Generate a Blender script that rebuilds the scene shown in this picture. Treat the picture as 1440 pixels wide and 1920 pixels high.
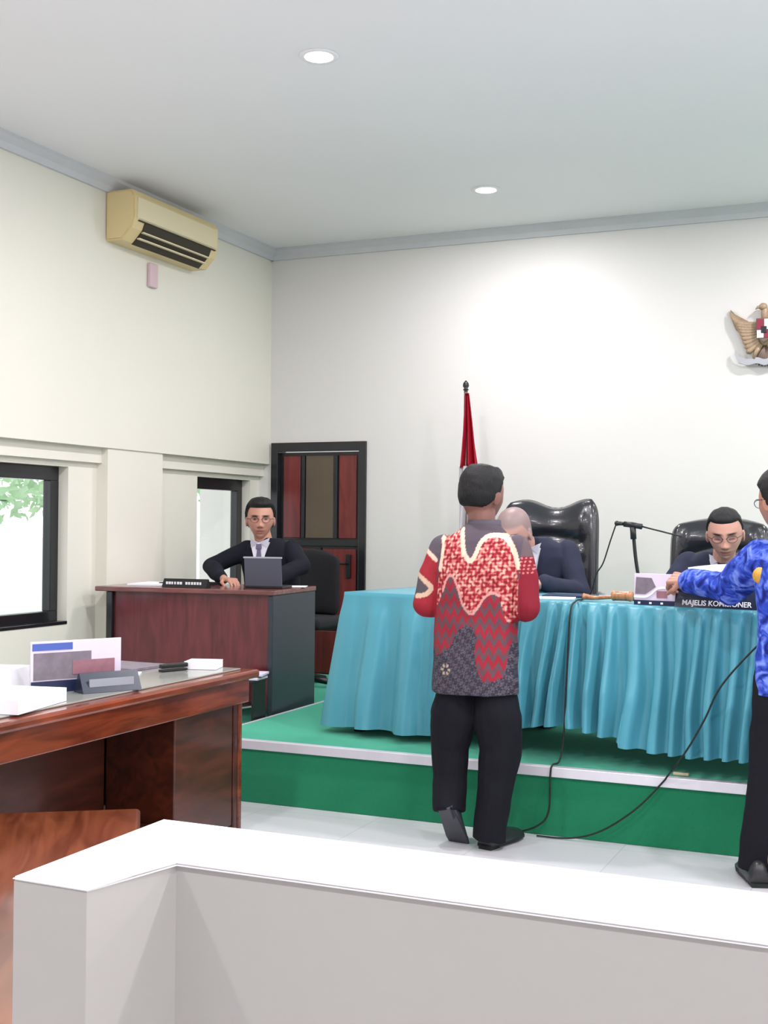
import bpy, bmesh, math, random
import numpy as np
from math import sin, cos, pi, radians, sqrt, exp, atan, atan2
from mathutils import Vector, Matrix, noise

random.seed(7)
for o in list(bpy.data.objects):
    bpy.data.objects.remove(o, do_unlink=True)
SC = bpy.context.scene
COL = SC.collection

# ------------------------------------------------------------------ camera
yaw = atan(1003 / 2300.); pitch = atan(26 / 2300.); roll = atan(.0085)
fw = Vector((-sin(yaw) * cos(pitch), cos(yaw) * cos(pitch), sin(pitch)))
r0 = Vector((cos(yaw), sin(yaw), 0)); u0 = r0.cross(fw)
rr = cos(roll) * r0 + sin(roll) * u0; uu = -sin(roll) * r0 + cos(roll) * u0
cam_d = bpy.data.cameras.new('camera'); cam = bpy.data.objects.new('camera', cam_d); COL.objects.link(cam)
m = Matrix((rr, uu, -fw)).transposed().to_4x4(); m.translation = Vector((0, 0, 1.42)); cam.matrix_world = m
cam_d.sensor_fit = 'HORIZONTAL'; cam_d.sensor_width = 36; cam_d.lens = 36 * 2300 / 1440.; cam_d.clip_start = .05
SC.camera = cam

# ------------------------------------------------------------------ world, exposure, daylight
w = bpy.data.worlds.new('world'); SC.world = w; w.use_nodes = True
bg = w.node_tree.nodes['Background']; bg.inputs[0].default_value = (.96, .97, 1.0, 1); bg.inputs[1].default_value = 3.0
SC.view_settings.view_transform = 'Standard'; SC.view_settings.look = 'None'
SC.view_settings.exposure = -0.54; SC.view_settings.gamma = 1; SC.view_settings.use_curve_mapping = False

S = .315      # stage height
L = .28      # side platform height
ZC = 3.574    # ceiling
YB = 8.45     # back wall
XL = -4.663   # left wall (upper face)
LAMP_POWER = 60

def lin(c):
    c = c / 255.
    return c / 12.92 if c <= .04045 else ((c + .055) / 1.055) ** 2.4
def rgb(r, g, b): return (lin(r), lin(g), lin(b), 1)

# ------------------------------------------------------------------ materials
def mat(name, col, rough=.6, metal=0, spec=.5, noise_amt=0, noise_scale=8, bump=0, bump_scale=60, coat=0, sheen=0, sheen_col=None, emit=None, es=0, stretch=None):
    mt = bpy.data.materials.new(name); mt.use_nodes = True
    nt = mt.node_tree; b = nt.nodes['Principled BSDF']
    b.inputs['Base Color'].default_value = col; b.inputs['Roughness'].default_value = rough
    b.inputs['Metallic'].default_value = metal; b.inputs['Specular IOR Level'].default_value = spec
    b.inputs['Coat Weight'].default_value = coat; b.inputs['Coat Roughness'].default_value = .12
    b.inputs['Sheen Weight'].default_value = sheen
    if sheen_col: b.inputs['Sheen Tint'].default_value = sheen_col
    if emit: b.inputs['Emission Color'].default_value = emit; b.inputs['Emission Strength'].default_value = es
    tc = nt.nodes.new('ShaderNodeTexCoord'); mp = nt.nodes.new('ShaderNodeMapping')
    nt.links.new(tc.outputs['Object'], mp.inputs['Vector'])
    if stretch: mp.inputs['Scale'].default_value = stretch
    if noise_amt:
        n = nt.nodes.new('ShaderNodeTexNoise'); n.inputs['Scale'].default_value = noise_scale; n.inputs['Detail'].default_value = 6
        nt.links.new(mp.outputs[0], n.inputs['Vector'])
        mx = nt.nodes.new('ShaderNodeMixRGB'); mx.blend_type = 'MIX'
        mx.inputs[1].default_value = tuple(c * (1 - noise_amt) for c in col[:3]) + (1,)
        mx.inputs[2].default_value = tuple(min(1, c * (1 + noise_amt)) for c in col[:3]) + (1,)
        nt.links.new(n.outputs['Fac'], mx.inputs[0]); nt.links.new(mx.outputs[0], b.inputs['Base Color'])
    if bump:
        n = nt.nodes.new('ShaderNodeTexNoise'); n.inputs['Scale'].default_value = bump_scale; n.inputs['Detail'].default_value = 4
        nt.links.new(mp.outputs[0], n.inputs['Vector'])
        bp = nt.nodes.new('ShaderNodeBump'); bp.inputs['Strength'].default_value = bump; bp.inputs['Distance'].default_value = .01
        nt.links.new(n.outputs['Fac'], bp.inputs['Height']); nt.links.new(bp.outputs[0], b.inputs['Normal'])
    return mt

def mat_attr(name, rough=.6, spec=.4, bump=0, bump_scale=300, sheen=0, sss=0):
    mt = mat(name, (1, 1, 1, 1), rough, spec=spec, bump=bump, bump_scale=bump_scale, sheen=sheen)
    nt = mt.node_tree; a = nt.nodes.new('ShaderNodeAttribute'); a.attribute_name = 'Col'
    b = nt.nodes['Principled BSDF']; nt.links.new(a.outputs['Color'], b.inputs['Base Color'])
    if sss: b.inputs['Subsurface Weight'].default_value = sss; b.inputs['Subsurface Scale'].default_value = .01
    return mt

def mat_wood(name, c1, c2, rough=.3, coat=.3, scale=3, stretch=(1, 8, 8)):
    mt = mat(name, c1, rough, coat=coat); nt = mt.node_tree; b = nt.nodes['Principled BSDF']
    tc = nt.nodes.new('ShaderNodeTexCoord'); mp = nt.nodes.new('ShaderNodeMapping'); mp.inputs['Scale'].default_value = stretch
    n = nt.nodes.new('ShaderNodeTexNoise'); n.inputs['Scale'].default_value = scale; n.inputs['Detail'].default_value = 8; n.inputs['Distortion'].default_value = 1.2
    r = nt.nodes.new('ShaderNodeValToRGB'); r.color_ramp.elements[0].position = .35; r.color_ramp.elements[1].position = .68
    r.color_ramp.elements[0].color = c1; r.color_ramp.elements[1].color = c2
    nt.links.new(tc.outputs['Object'], mp.inputs[0]); nt.links.new(mp.outputs[0], n.inputs['Vector'])
    nt.links.new(n.outputs['Fac'], r.inputs[0]); nt.links.new(r.outputs[0], b.inputs['Base Color'])
    return mt

M = {}
M['wall'] = mat('cream_paint', rgb(228, 226, 214), .55, noise_amt=.02, noise_scale=1.5, bump=.04, bump_scale=90)
M['wall_back'] = mat('pale_paint', rgb(222, 221, 218), .5, noise_amt=.015, noise_scale=1.2, bump=.04, bump_scale=90)
M['ceil'] = mat('ceiling_paint', rgb(238, 238, 240), .7, noise_amt=.03, noise_scale=1.0)
M['cornice'] = mat('cornice_paint', rgb(204, 206, 210), .6, noise_amt=.06, noise_scale=5)
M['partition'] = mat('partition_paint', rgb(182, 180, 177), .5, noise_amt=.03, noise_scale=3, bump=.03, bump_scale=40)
M['cap'] = mat('partition_top', rgb(244, 244, 246), .4, noise_amt=.01)
M['black_paint'] = mat('black_paint', rgb(24, 27, 32), .3, coat=.2)
M['carpet'] = mat('green_carpet', rgb(14, 116, 76), .9, spec=.3, noise_amt=.12, noise_scale=60, bump=.3, bump_scale=400, sheen=1.0, sheen_col=rgb(140, 255, 225))
M['alu'] = mat('aluminium_strip', rgb(222, 222, 230), .3, metal=.25, noise_amt=.05, noise_scale=20)
M['black_leather'] = mat('black_leather', rgb(32, 34, 40), .26, coat=.5, bump=.12, bump_scale=90)
M['black_plastic'] = mat('black_plastic', rgb(20, 21, 24), .4)
M['black_fabric'] = mat('black_fabric', rgb(26, 26, 32), .9, bump=.2, bump_scale=300)
M['dark_laminate'] = mat('dark_laminate', rgb(44, 52, 62), .35, noise_amt=.15, noise_scale=4)
M['chrome'] = mat('chrome', rgb(190, 190, 195), .15, metal=1)
M['mahogany'] = mat_wood('mahogany', rgb(84, 26, 34), rgb(112, 42, 50), .3, .3, 2, (8, 8, 1.2))
M['mahogany_top'] = mat_wood('mahogany_top', rgb(96, 48, 50), rgb(128, 72, 72), .25, .5, 2, (1.2, 8, 8))
M['door_wood'] = mat_wood('door_wood', rgb(92, 26, 26), rgb(122, 42, 40), .35, .2, 2, (8, 8, 1))
M['brown_wood'] = mat_wood('brown_wood', rgb(92, 36, 18), rgb(138, 62, 34), .22, .5, 2.2, (6, 1, 6))
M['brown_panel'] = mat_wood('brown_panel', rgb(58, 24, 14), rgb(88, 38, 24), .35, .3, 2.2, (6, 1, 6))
M['bench_wood'] = mat_wood('bench_wood', rgb(92, 46, 28), rgb(132, 74, 48), .15, .7, 2.2, (1, 7, 7))
M['desk_glass'] = mat('desk_glass', rgb(150, 152, 146), .12, spec=.7)
M['satin'] = mat('teal_satin', rgb(72, 148, 166), .36, spec=.5, noise_amt=.05, noise_scale=3, sheen=.12, sheen_col=rgb(190, 245, 255))
M['ac'] = mat('aged_plastic', rgb(222, 202, 150), .45, noise_amt=.06, noise_scale=3)
M['ac_light'] = mat('pale_plastic', rgb(224, 212, 176), .45)
M['ac_dark'] = mat('vent_dark', rgb(52, 46, 34), .7)
M['lamp_rim'] = mat('lamp_rim', rgb(240, 240, 242), .4)
M['lamp'] = mat('lamp_lens', rgb(255, 255, 255), .4, emit=(1, .98, 1, 1), es=9)
M['paper'] = mat('white_paper', rgb(244, 244, 250), .7)
M['paper_lilac'] = mat('lilac_card', rgb(222, 212, 232), .5, noise_amt=.05, noise_scale=30)
M['photo_grey'] = mat('grey_print', rgb(122, 112, 124), .5, noise_amt=.45, noise_scale=22)
M['photo_red'] = mat('reddish_print', rgb(150, 104, 116), .5, noise_amt=.35, noise_scale=25)
M['print_blue'] = mat('blue_print', rgb(74, 96, 176), .5)
M['navy'] = mat('navy_print', rgb(28, 38, 72), .4)
M['nameplate'] = mat('nameplate_board', rgb(36, 44, 62), .3, coat=.2)
M['letter'] = mat('white_letter', rgb(235, 235, 240), .5)
M['lid'] = mat('grey_lid', rgb(78, 82, 96), .4, metal=.1)
M['lid_edge'] = mat('lid_edge', rgb(176, 180, 192), .3, metal=.4)
M['gavel_wood'] = mat_wood('gavel_wood', rgb(150, 96, 60), rgb(196, 140, 98), .35, .3, 8, (6, 6, 1))
M['gold'] = mat('aged_gold', rgb(170, 146, 120), .5, metal=.2, noise_amt=.3, noise_scale=60)
M['gold_dark'] = mat('bronze', rgb(122, 104, 92), .5, metal=.3)
M['silver'] = mat('silver_ribbon', rgb(176, 176, 184), .5)
M['red_paint'] = mat('red_paint', rgb(140, 40, 64), .5)
M['white_paint'] = mat('white_paint', rgb(235, 235, 238), .5)
M['flag_red'] = mat('flag_red', rgb(206, 34, 62), .6, bump=.2, bump_scale=20)
M['flag_white'] = mat('flag_white', rgb(240, 238, 242), .6)
M['rubber'] = mat('black_rubber', rgb(14, 24, 22), .6)
M['suit_black'] = mat('black_suit', rgb(20, 22, 34), .85, spec=.25, noise_amt=.15, noise_scale=14)
M['suit_navy'] = mat('charcoal_suit', rgb(46, 50, 68), .85, spec=.25, noise_amt=.15, noise_scale=14)
M['trousers'] = mat('black_trousers', rgb(20, 21, 28), .85, spec=.2, noise_amt=.2, noise_scale=8, bump=.1, bump_scale=200)
M['shirt_white'] = mat('white_shirt', rgb(226, 226, 236), .7)
M['tie'] = mat('dark_tie', rgb(34, 34, 64), .5)
M['tie_lilac'] = mat('lilac_tie', rgb(150, 142, 176), .5)
M['shoe'] = mat('shoe_leather', rgb(38, 38, 42), .4, coat=.2)
M['shoe_grey'] = mat('grey_shoe_leather', rgb(64, 66, 74), .55)
M['hair'] = mat('black_hair', rgb(12, 12, 15), .55, spec=.35, bump=.4, bump_scale=260, stretch=(1, 1, .2))
M['skin'] = mat_attr('skin', .45, .4, sss=.08)
M['batik'] = mat_attr('batik_cloth', .75, .25, bump=.08)
M['glasses'] = mat('spectacle_frame', rgb(40, 36, 40), .3)
M['glass_clear'] = mat('spectacle_lens', rgb(240, 240, 250), .05)
M['badge'] = mat('yellow_badge', rgb(206, 158, 66), .5, noise_amt=.3, noise_scale=90)
M['leaf'] = mat('leaf', rgb(176, 206, 168), .7, noise_amt=.3, noise_scale=5)
M['render'] = mat('garden_wall_paint', rgb(236, 236, 238), .7)
M['pave'] = mat('paving', rgb(226, 228, 226), .8, noise_amt=.06, noise_scale=3)

def glass_mat(name, tint, alpha):
    mt = bpy.data.materials.new(name); mt.use_nodes = True; nt = mt.node_tree
    out = nt.nodes['Material Output']; nt.nodes.remove(nt.nodes['Principled BSDF'])
    tr = nt.nodes.new('ShaderNodeBsdfTransparent'); tr.inputs[0].default_value = tint
    gl = nt.nodes.new('ShaderNodeBsdfGlossy'); gl.inputs['Roughness'].default_value = .03
    mx = nt.nodes.new('ShaderNodeMixShader'); mx.inputs[0].default_value = alpha
    nt.links.new(tr.outputs[0], mx.inputs[1]); nt.links.new(gl.outputs[0], mx.inputs[2]); nt.links.new(mx.outputs[0], out.inputs[0])
    return mt
M['pane'] = glass_mat('window_glass', (.96, .98, .97, 1), .06)
M['lens'] = glass_mat('lens_glass', (.97, .97, .98, 1), .004)
M['door_glass'] = mat('brown_tinted_glass', rgb(92, 80, 64), .25, spec=.6, noise_amt=.15, noise_scale=3)

def floor_mat():
    mt = mat('floor_tiles', rgb(206, 206, 210), .22, spec=.5); nt = mt.node_tree; b = nt.nodes['Principled BSDF']
    tc = nt.nodes.new('ShaderNodeTexCoord'); br = nt.nodes.new('ShaderNodeTexBrick')
    br.offset = 0; br.inputs['Scale'].default_value = 1; br.inputs['Brick Width'].default_value = .6; br.inputs['Row Height'].default_value = .6
    br.inputs['Mortar Size'].default_value = .003; br.inputs['Mortar Smooth'].default_value = .6
    br.inputs['Color1'].default_value = rgb(210, 209, 213); br.inputs['Color2'].default_value = rgb(204, 204, 208); br.inputs['Mortar'].default_value = rgb(186, 186, 190)
    nt.links.new(tc.outputs['Object'], br.inputs['Vector']); nt.links.new(br.outputs['Color'], b.inputs['Base Color'])
    return mt
M['floor'] = floor_mat()

def blue_batik():
    mt = mat('blue_batik', rgb(50, 80, 190), .75, spec=.2); nt = mt.node_tree; b = nt.nodes['Principled BSDF']
    tc = nt.nodes.new('ShaderNodeTexCoord'); n = nt.nodes.new('ShaderNodeTexNoise'); n.inputs['Scale'].default_value = 16; n.inputs['Detail'].default_value = 5; n.inputs['Distortion'].default_value = 1.5
    r = nt.nodes.new('ShaderNodeValToRGB'); e = r.color_ramp.elements
    e[0].position = .36; e[0].color = rgb(24, 34, 110); e[1].position = .7; e[1].color = rgb(128, 152, 236)
    x = r.color_ramp.elements.new(.5); x.color = rgb(46, 74, 188)
    nt.links.new(tc.outputs['Object'], n.inputs['Vector']); nt.links.new(n.outputs['Fac'], r.inputs[0]); nt.links.new(r.outputs[0], b.inputs['Base Color'])
    return mt
M['blue_batik'] = blue_batik()

# ------------------------------------------------------------------ mesh helpers
def link(name, me, mt, parent=None, smooth=False):
    o = bpy.data.objects.new(name, me); COL.objects.link(o)
    if mt: me.materials.append(mt)
    if parent: o.parent = parent
    if smooth:
        me.polygons.foreach_set('use_smooth', [True] * len(me.polygons))
    return o

def obj(name, bm, mt, parent=None, smooth=False, loc=None, rot=None):
    bmesh.ops.recalc_face_normals(bm, faces=bm.faces)
    me = bpy.data.meshes.new(name); bm.to_mesh(me); bm.free()
    o = link(name, me, mt, parent, smooth)
    if loc: o.location = loc
    if rot: o.rotation_euler = rot
    return o

def thing(name, label, cat, loc=(0, 0, 0), rotz=0, group=None):
    o = bpy.data.objects.new(name, None); COL.objects.link(o)
    o.location = loc; o.rotation_euler = (0, 0, rotz); o.empty_display_size = .1
    o['label'] = label; o['category'] = cat
    if group: o['group'] = group
    return o

def tag(o, label, cat, group=None):
    o['label'] = label; o['category'] = cat
    if group: o['group'] = group
    return o

def struct(o):
    o['kind'] = 'structure'; return o

def box(bm, x0, x1, y0, y1, z0, z1, bev=0, seg=2, mx=None):
    r = bmesh.ops.create_cube(bm, size=1)
    vs = r['verts']
    for v in vs:
        v.co = Vector(((x0 + x1) / 2 + v.co.x * (x1 - x0), (y0 + y1) / 2 + v.co.y * (y1 - y0), (z0 + z1) / 2 + v.co.z * (z1 - z0)))
    if mx: bmesh.ops.transform(bm, matrix=mx, verts=vs)
    if bev:
        ed = list({e for v in vs for e in v.link_edges})
        bmesh.ops.bevel(bm, geom=ed, offset=bev, segments=seg, affect='EDGES', profile=.5)
    return bm

def B(x0, x1, y0, y1, z0, z1, bev=0, seg=2, mx=None):
    return box(bmesh.new(), x0, x1, y0, y1, z0, z1, bev, seg, mx)

def prism(bm, pts, axis, a, b, bev=0):
    """polygon of 2-D points extruded along an axis from a to b"""
    def P(p, t):
        return {'x': (t, p[0], p[1]), 'y': (p[0], t, p[1]), 'z': (p[0], p[1], t)}[axis]
    v0 = [bm.verts.new(P(p, a)) for p in pts]; v1 = [bm.verts.new(P(p, b)) for p in pts]
    n = len(pts); fs = [bm.faces.new(v0), bm.faces.new(v1[::-1])]
    for i in range(n): bm.faces.new((v0[i], v1[i], v1[(i + 1) % n], v0[(i + 1) % n]))
    if bev:
        ed = list({e for f in fs for e in f.edges})
        bmesh.ops.bevel(bm, geom=ed, offset=bev, segments=2, affect='EDGES')
    return bm

def smooth_path(pts, n=8):
    pts = [Vector(p) for p in pts]; out = []
    for i in range(len(pts) - 1):
        p0 = pts[max(i - 1, 0)]; p1 = pts[i]; p2 = pts[i + 1]; p3 = pts[min(i + 2, len(pts) - 1)]
        for k in range(n):
            t = k / n
            out.append(.5 * ((2 * p1) + (-p0 + p2) * t + (2 * p0 - 5 * p1 + 4 * p2 - p3) * t * t + (-p0 + 3 * p1 - 3 * p2 + p3) * t ** 3))
    out.append(pts[-1]); return out

def tube(bm, pts, rad, seg=10, path=False, flat=None):
    """swept tube; rad a number or list; flat=(axis Vector, factor) squashes the section along an axis"""
    if path: pts = smooth_path(pts)
    pts = [Vector(p) for p in pts]; n = len(pts)
    if not isinstance(rad, (list, tuple)): rad = [rad] * n
    elif len(rad) != n:
        rad = [rad[min(int(i / (n - 1) * (len(rad) - 1)), len(rad) - 2)] * (1 - ((i / (n - 1) * (len(rad) - 1)) - min(int(i / (n - 1) * (len(rad) - 1)), len(rad) - 2))) + rad[min(int(i / (n - 1) * (len(rad) - 1)), len(rad) - 2) + 1] * ((i / (n - 1) * (len(rad) - 1)) - min(int(i / (n - 1) * (len(rad) - 1)), len(rad) - 2)) for i in range(n)]
    rings = []; up = None
    for i, p in enumerate(pts):
        t = (pts[min(i + 1, n - 1)] - pts[max(i - 1, 0)]).normalized()
        if up is None:
            up = Vector((0, 0, 1)) if abs(t.z) < .9 else Vector((1, 0, 0))
        a = (up - t * up.dot(t)).normalized(); up = a; b = t.cross(a)
        ring = []
        for k in range(seg):
            d = a * cos(2 * pi * k / seg) * rad[i] + b * sin(2 * pi * k / seg) * rad[i]
            if flat: d = d - flat[0] * d.dot(flat[0]) * (1 - flat[1])
            ring.append(bm.verts.new(p + d))
        rings.append(ring)
    for i in range(n - 1):
        for k in range(seg): bm.faces.new((rings[i][k], rings[i][(k + 1) % seg], rings[i + 1][(k + 1) % seg], rings[i + 1][k]))
    bm.faces.new(rings[0][::-1]); bm.faces.new(rings[-1])
    return bm

def cyl(bm, p, r, h, seg=24, r2=None):
    bmesh.ops.create_cone(bm, cap_ends=True, segments=seg, radius1=r, radius2=r if r2 is None else r2, depth=h, matrix=Matrix.Translation(Vector(p) + Vector((0, 0, h / 2))))
    return bm

def ball(bm, c, r, seg=16, mx=None):
    if not isinstance(r, (tuple, list)): r = (r, r, r)
    k = Matrix.Translation(Vector(c)) @ (mx or Matrix.Identity(4)) @ Matrix.Diagonal((r[0], r[1], r[2], 1))
    bmesh.ops.create_uvsphere(bm, u_segments=seg, v_segments=seg * 3 // 4, radius=1, matrix=k)
    return bm

def lathe(bm, c, prof, seg=24):
    rings = [[bm.verts.new((c[0] + r * cos(2 * pi * k / seg), c[1] + r * sin(2 * pi * k / seg), c[2] + z)) for k in range(seg)] for r, z in prof]
    for i in range(len(rings) - 1):
        for k in range(seg): bm.faces.new((rings[i][k], rings[i][(k + 1) % seg], rings[i + 1][(k + 1) % seg], rings[i + 1][k]))
    bm.faces.new(rings[0][::-1]); bm.faces.new(rings[-1]); return bm

def copy_tree(o, parent=None):
    c = o.copy(); COL.objects.link(c); c.parent = parent
    for ch in list(o.children): copy_tree(ch, c)
    return c

def text_mesh(name, s, size, mt, parent, mx, extrude=.001, align='LEFT'):
    cu = bpy.data.curves.new(name, 'FONT'); cu.body = s; cu.size = size; cu.extrude = extrude; cu.offset = .0006; cu.align_x = align
    tmp = bpy.data.objects.new('tmp', cu); COL.objects.link(tmp)
    dg = bpy.context.evaluated_depsgraph_get(); dg.update()
    me = bpy.data.meshes.new_from_object(tmp.evaluated_get(dg))
    bpy.data.objects.remove(tmp, do_unlink=True)
    me.transform(mx); me.materials.clear()
    me.name = name
    return link(name, me, mt, parent)

# ------------------------------------------------------------------ the room
struct(obj('floor', B(-5.3, 5.5, -3, YB + .3, -.12, 0), M['floor']))
struct(obj('ceiling', B(-5.3, 5.5, -3, YB + .3, ZC, ZC + .12), M['ceil']))
# back wall with the door opening
DX0, DX1, DZ = -4.645, -3.83, 2.06
bm = bmesh.new()
box(bm, -5.3, DX0, YB, YB + .15, 0, ZC); box(bm, DX1, 5.5, YB, YB + .15, 0, ZC); box(bm, DX0, DX1, YB, YB + .15, DZ, ZC)
struct(obj('wall_back', bm, M['wall_back']))
struct(obj('wall_right', B(5.5, 5.65, -3, YB + .15, 0, ZC), M['wall_back']))
struct(obj('wall_rear', B(-5.06, 5.65, -3.15, -3, 0, ZC), M['wall_back']))
# left wall: thick upper part, recessed lower part with two window openings, a pilaster and lintel bands
W1 = (4.75, 6.09); W2 = (7.55, 8.31); WZ = (.805, 1.765); XR = -4.76
bm = bmesh.new()
ye = YB
box(bm, -4.91, XL, -3, ye, 1.895, ZC)
box(bm, -4.91, XR, -3, ye, 0, WZ[0])
box(bm, -4.91, XR, -3, ye, WZ[1], 1.895)
for a, b in ((-3, W1[0]), (W1[1], W2[0]), (W2[1], ye)): box(bm, -4.91, XR, a, b, WZ[0], WZ[1])
box(bm, XR, -4.675, 6.37, 6.98, 0, 1.895)
box(bm, XR, -4.72, -3, 6.37, 1.80, 1.895); box(bm, XR, -4.72, 6.98, ye, 1.80, 1.895)
struct(obj('wall_left', bm, M['wall']))
# cornice
c = .085
bm = bmesh.new(); prism(bm, [(XL, ZC - c), (XL + .02, ZC - c), (XL + .035, ZC - c * .6), (XL + c * .8, ZC - .02), (XL + c * .8, ZC), (XL, ZC)], 'y', -3, YB)
struct(obj('trim_1', bm, M['cornice']))
bm = bmesh.new(); prism(bm, [(YB, ZC - c), (YB - .02, ZC - c), (YB - .035, ZC - c * .6), (YB - c * .8, ZC - .02), (YB - c * .8, ZC), (YB, ZC)], 'x', XL, 5.5)
struct(obj('trim_2', bm, M['cornice']))

def window(n, y0, y1, mull):
    e = bpy.data.objects.new('window_%d' % n, None); COL.objects.link(e); e.location = (-4.86, (y0 + y1) / 2, WZ[0]); struct(e)
    h = WZ[1] - WZ[0]; hw = (y1 - y0) / 2; t = .075
    bm = bmesh.new()
    box(bm, -.03, .03, -hw, hw, 0, .08, .004); box(bm, -.03, .03, -hw, hw, h - .085, h, .004)
    box(bm, -.03, .03, -hw, -hw + t, .08, h - .085, .004); box(bm, -.03, .03, hw - t, hw, .08, h - .085, .004)
    if mull: box(bm, -.03, .03, -.03, .03, .08, h - .085, .004)
    obj('window_frame', bm, M['black_paint'], e)
    obj('pane', B(-.004, .004, -hw + t, hw - t, .08, h - .085), M['pane'], e)
    obj('window_sill', B(.03, .105, -hw, hw, 0, .02, .003), M['black_paint'], e)
window(1, *W1, True); window(2, *W2, False)

# door
d = bpy.data.objects.new('door_1', None); COL.objects.link(d); d.location = ((DX0 + DX1) / 2, YB, L); struct(d)
hw = (DX1 - DX0) / 2; H = DZ - L
bm = bmesh.new(); t = .06
box(bm, -hw, -hw + t, -.02, .12, -L, H, .004); box(bm, hw - t, hw, -.02, .12, -L, H, .004); box(bm, -hw + t, hw - t, -.02, .12, H - .07, H, .004)
obj('door_frame', bm, M['black_paint'], d)
iw = hw - t - .003
lf = bmesh.new()
box(lf, -iw, iw, .03, .07, -L + .005, H - .075)
leaf = obj('door_leaf', lf, M['black_paint'], d)
def panel(x0, x1, z0, z1, mt, nm='panel'):
    p = obj(nm, B(x0, x1, .018, .034, z0, z1, .005), mt, leaf); return p
zt = H - .10; zm = H - .74
panel(-iw + .03, -.165, zm, zt, M['door_wood']); panel(.165, iw - .03, zm, zt, M['door_wood'])
bm = bmesh.new()
for x in (-.155, .125): box(bm, x, x + .03, .01, .034, zm, zt, .003)
box(bm, -iw, iw, .01, .034, zm - .06, zm - .01, .004)
box(bm, -.02, .02, .012, .034, .4, zm - .07, .003)
obj('rail', bm, M['black_paint'], leaf)
panel(-.12, .12, zm, zt, M['door_glass'], 'glass_pane')
panel(-iw + .03, -.03, .42, zm - .08, M['door_wood']); panel(.03, iw - .03, .42, zm - .08, M['door_wood'])
panel(-iw + .03, iw - .03, .0, .33, M['door_wood'])
bm = bmesh.new(); box(bm, -iw + .02, iw - .02, .015, .034, .375, .392, .003); obj('brass_rail', bm, M['alu'], leaf)
bm = bmesh.new(); box(bm, .235, .275, .0, .02, .74, .92, .004); tube(bm, [(.255, 0, .85), (.255, -.045, .85), (.16, -.05, .85)], .009, path=False)
obj('handle', bm, M['black_plastic'], leaf)

# stage
st = struct(thing('stage', 'x', 'x')); del st['label']; del st['category']
st.name = 'floor_stage'
obj('carpet', B(-3.42, 5.5, 5.5, YB, 0, S, .006), M['carpet'], st)
bm = bmesh.new(); box(bm, -3.425, 5.5, 5.485, 5.5, S - .042, S + .004, .003); box(bm, -3.42, 5.5, 5.5, 5.525, S + .0005, S + .004)
obj('edge_trim', bm, M['alu'], st)
bm = bmesh.new(); box(bm, -3.428, -3.42, 5.5, YB, S - .02, S + .003); box(bm, -3.42, -3.408, 5.5, YB, S + .0005, S + .003)
obj('edge_trim', bm, M['alu'], st)
sp = obj('floor_side_platform', B(-4.76, -3.43, 5.5, YB, 0, L), M['carpet']); struct(sp)

# foreground half wall, L shaped, thin top layer in a paler colour
bm = bmesh.new()
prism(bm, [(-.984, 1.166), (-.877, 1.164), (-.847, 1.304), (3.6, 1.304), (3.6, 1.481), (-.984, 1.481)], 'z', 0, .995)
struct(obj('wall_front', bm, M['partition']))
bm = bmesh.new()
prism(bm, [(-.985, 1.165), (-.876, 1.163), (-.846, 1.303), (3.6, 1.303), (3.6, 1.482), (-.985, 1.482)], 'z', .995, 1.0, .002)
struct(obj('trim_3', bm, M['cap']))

# ------------------------------------------------------------------ outside the windows
gd = struct(obj('floor_outside', B(-30, -5.1, -10, 30, -.3, -.2), M['pave']))
gw = struct(obj('wall_garden', B(-9.2, -9.0, -2, 26, -.2, 1.25), M['render']))
def tree_blob(name, label, c, r, seed, n=900):
    rnd = random.Random(seed); t = thing(name, label, 'tree', (c[0], c[1], -.2))
    bm = bmesh.new()
    for _ in range(n):
        a = rnd.uniform(0, 2 * pi); b = math.acos(rnd.uniform(-1, 1)); q = rnd.uniform(.55, 1) ** .5
        p = Vector((r[0] * q * sin(b) * cos(a), r[1] * q * sin(b) * sin(a), c[2] + .2 + r[2] * q * cos(b)))
        s = rnd.uniform(.06, .13); R = Matrix.Rotation(rnd.uniform(0, 6), 4, Vector((rnd.random(), rnd.random(), rnd.random())).normalized())
        vs = [bm.verts.new(p + R @ Vector(q2) * s) for q2 in ((-1, 0, 0), (0, -.6, .1), (1, 0, 0), (0, .6, .1))]
        bm.faces.new(vs)
    obj('foliage', bm, M['leaf'], t)
    bm = bmesh.new(); tube(bm, [(0, 0, 0), (.05, 0, c[2] * .5), (0, .05, c[2])], [.1, .08, .05]); obj('trunk', bm, M['brown_panel'], t)
tree_blob('tree', 'pale green tree outside, seen through the left window behind the garden wall', (-11.5, 12.6, 2.7), (1.3, 3.4, 1.3), 1, 2600)
tree_blob('tree', 'pale green tree outside, seen through the narrow window behind the seated man', (-11.5, 20.0, 3.0), (1.3, 3.6, 1.3), 2, 2600)

# ------------------------------------------------------------------ two downlights with fixtures, plus unseen lamps added to light the room
def downlight(x, y, label):
    t = thing('ceiling_light', label, 'ceiling light', (x, y, ZC), 0, 'round recessed downlights')
    bm = bmesh.new(); lathe(bm, (0, 0, 0), [(.062, -.006), (.085, -.010), (.092, -.004), (.092, 0)], 32); obj('rim', bm, M['lamp_rim'], t, True)
    bm = bmesh.new(); lathe(bm, (0, 0, 0), [(.001, -.016), (.045, -.014), (.066, -.008), (.066, -.001)], 32); obj('lens', bm, M['lamp'], t, True)
    return t
def lamp(x, y, power, spread=180):
    ld = bpy.data.lights.new('downlight_and_fill_lamp', 'AREA'); ld.shape = 'DISK'; ld.size = .16; ld.energy = power; ld.color = (1, .955, .985); ld.spread = radians(spread)
    lo = bpy.data.objects.new('downlight_and_fill_lamp', ld); COL.objects.link(lo); lo.location = (x, y, ZC - .03); return lo
downlight(-2.53, 5.01, 'round white recessed ceiling light nearest the viewer, lit')
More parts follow.
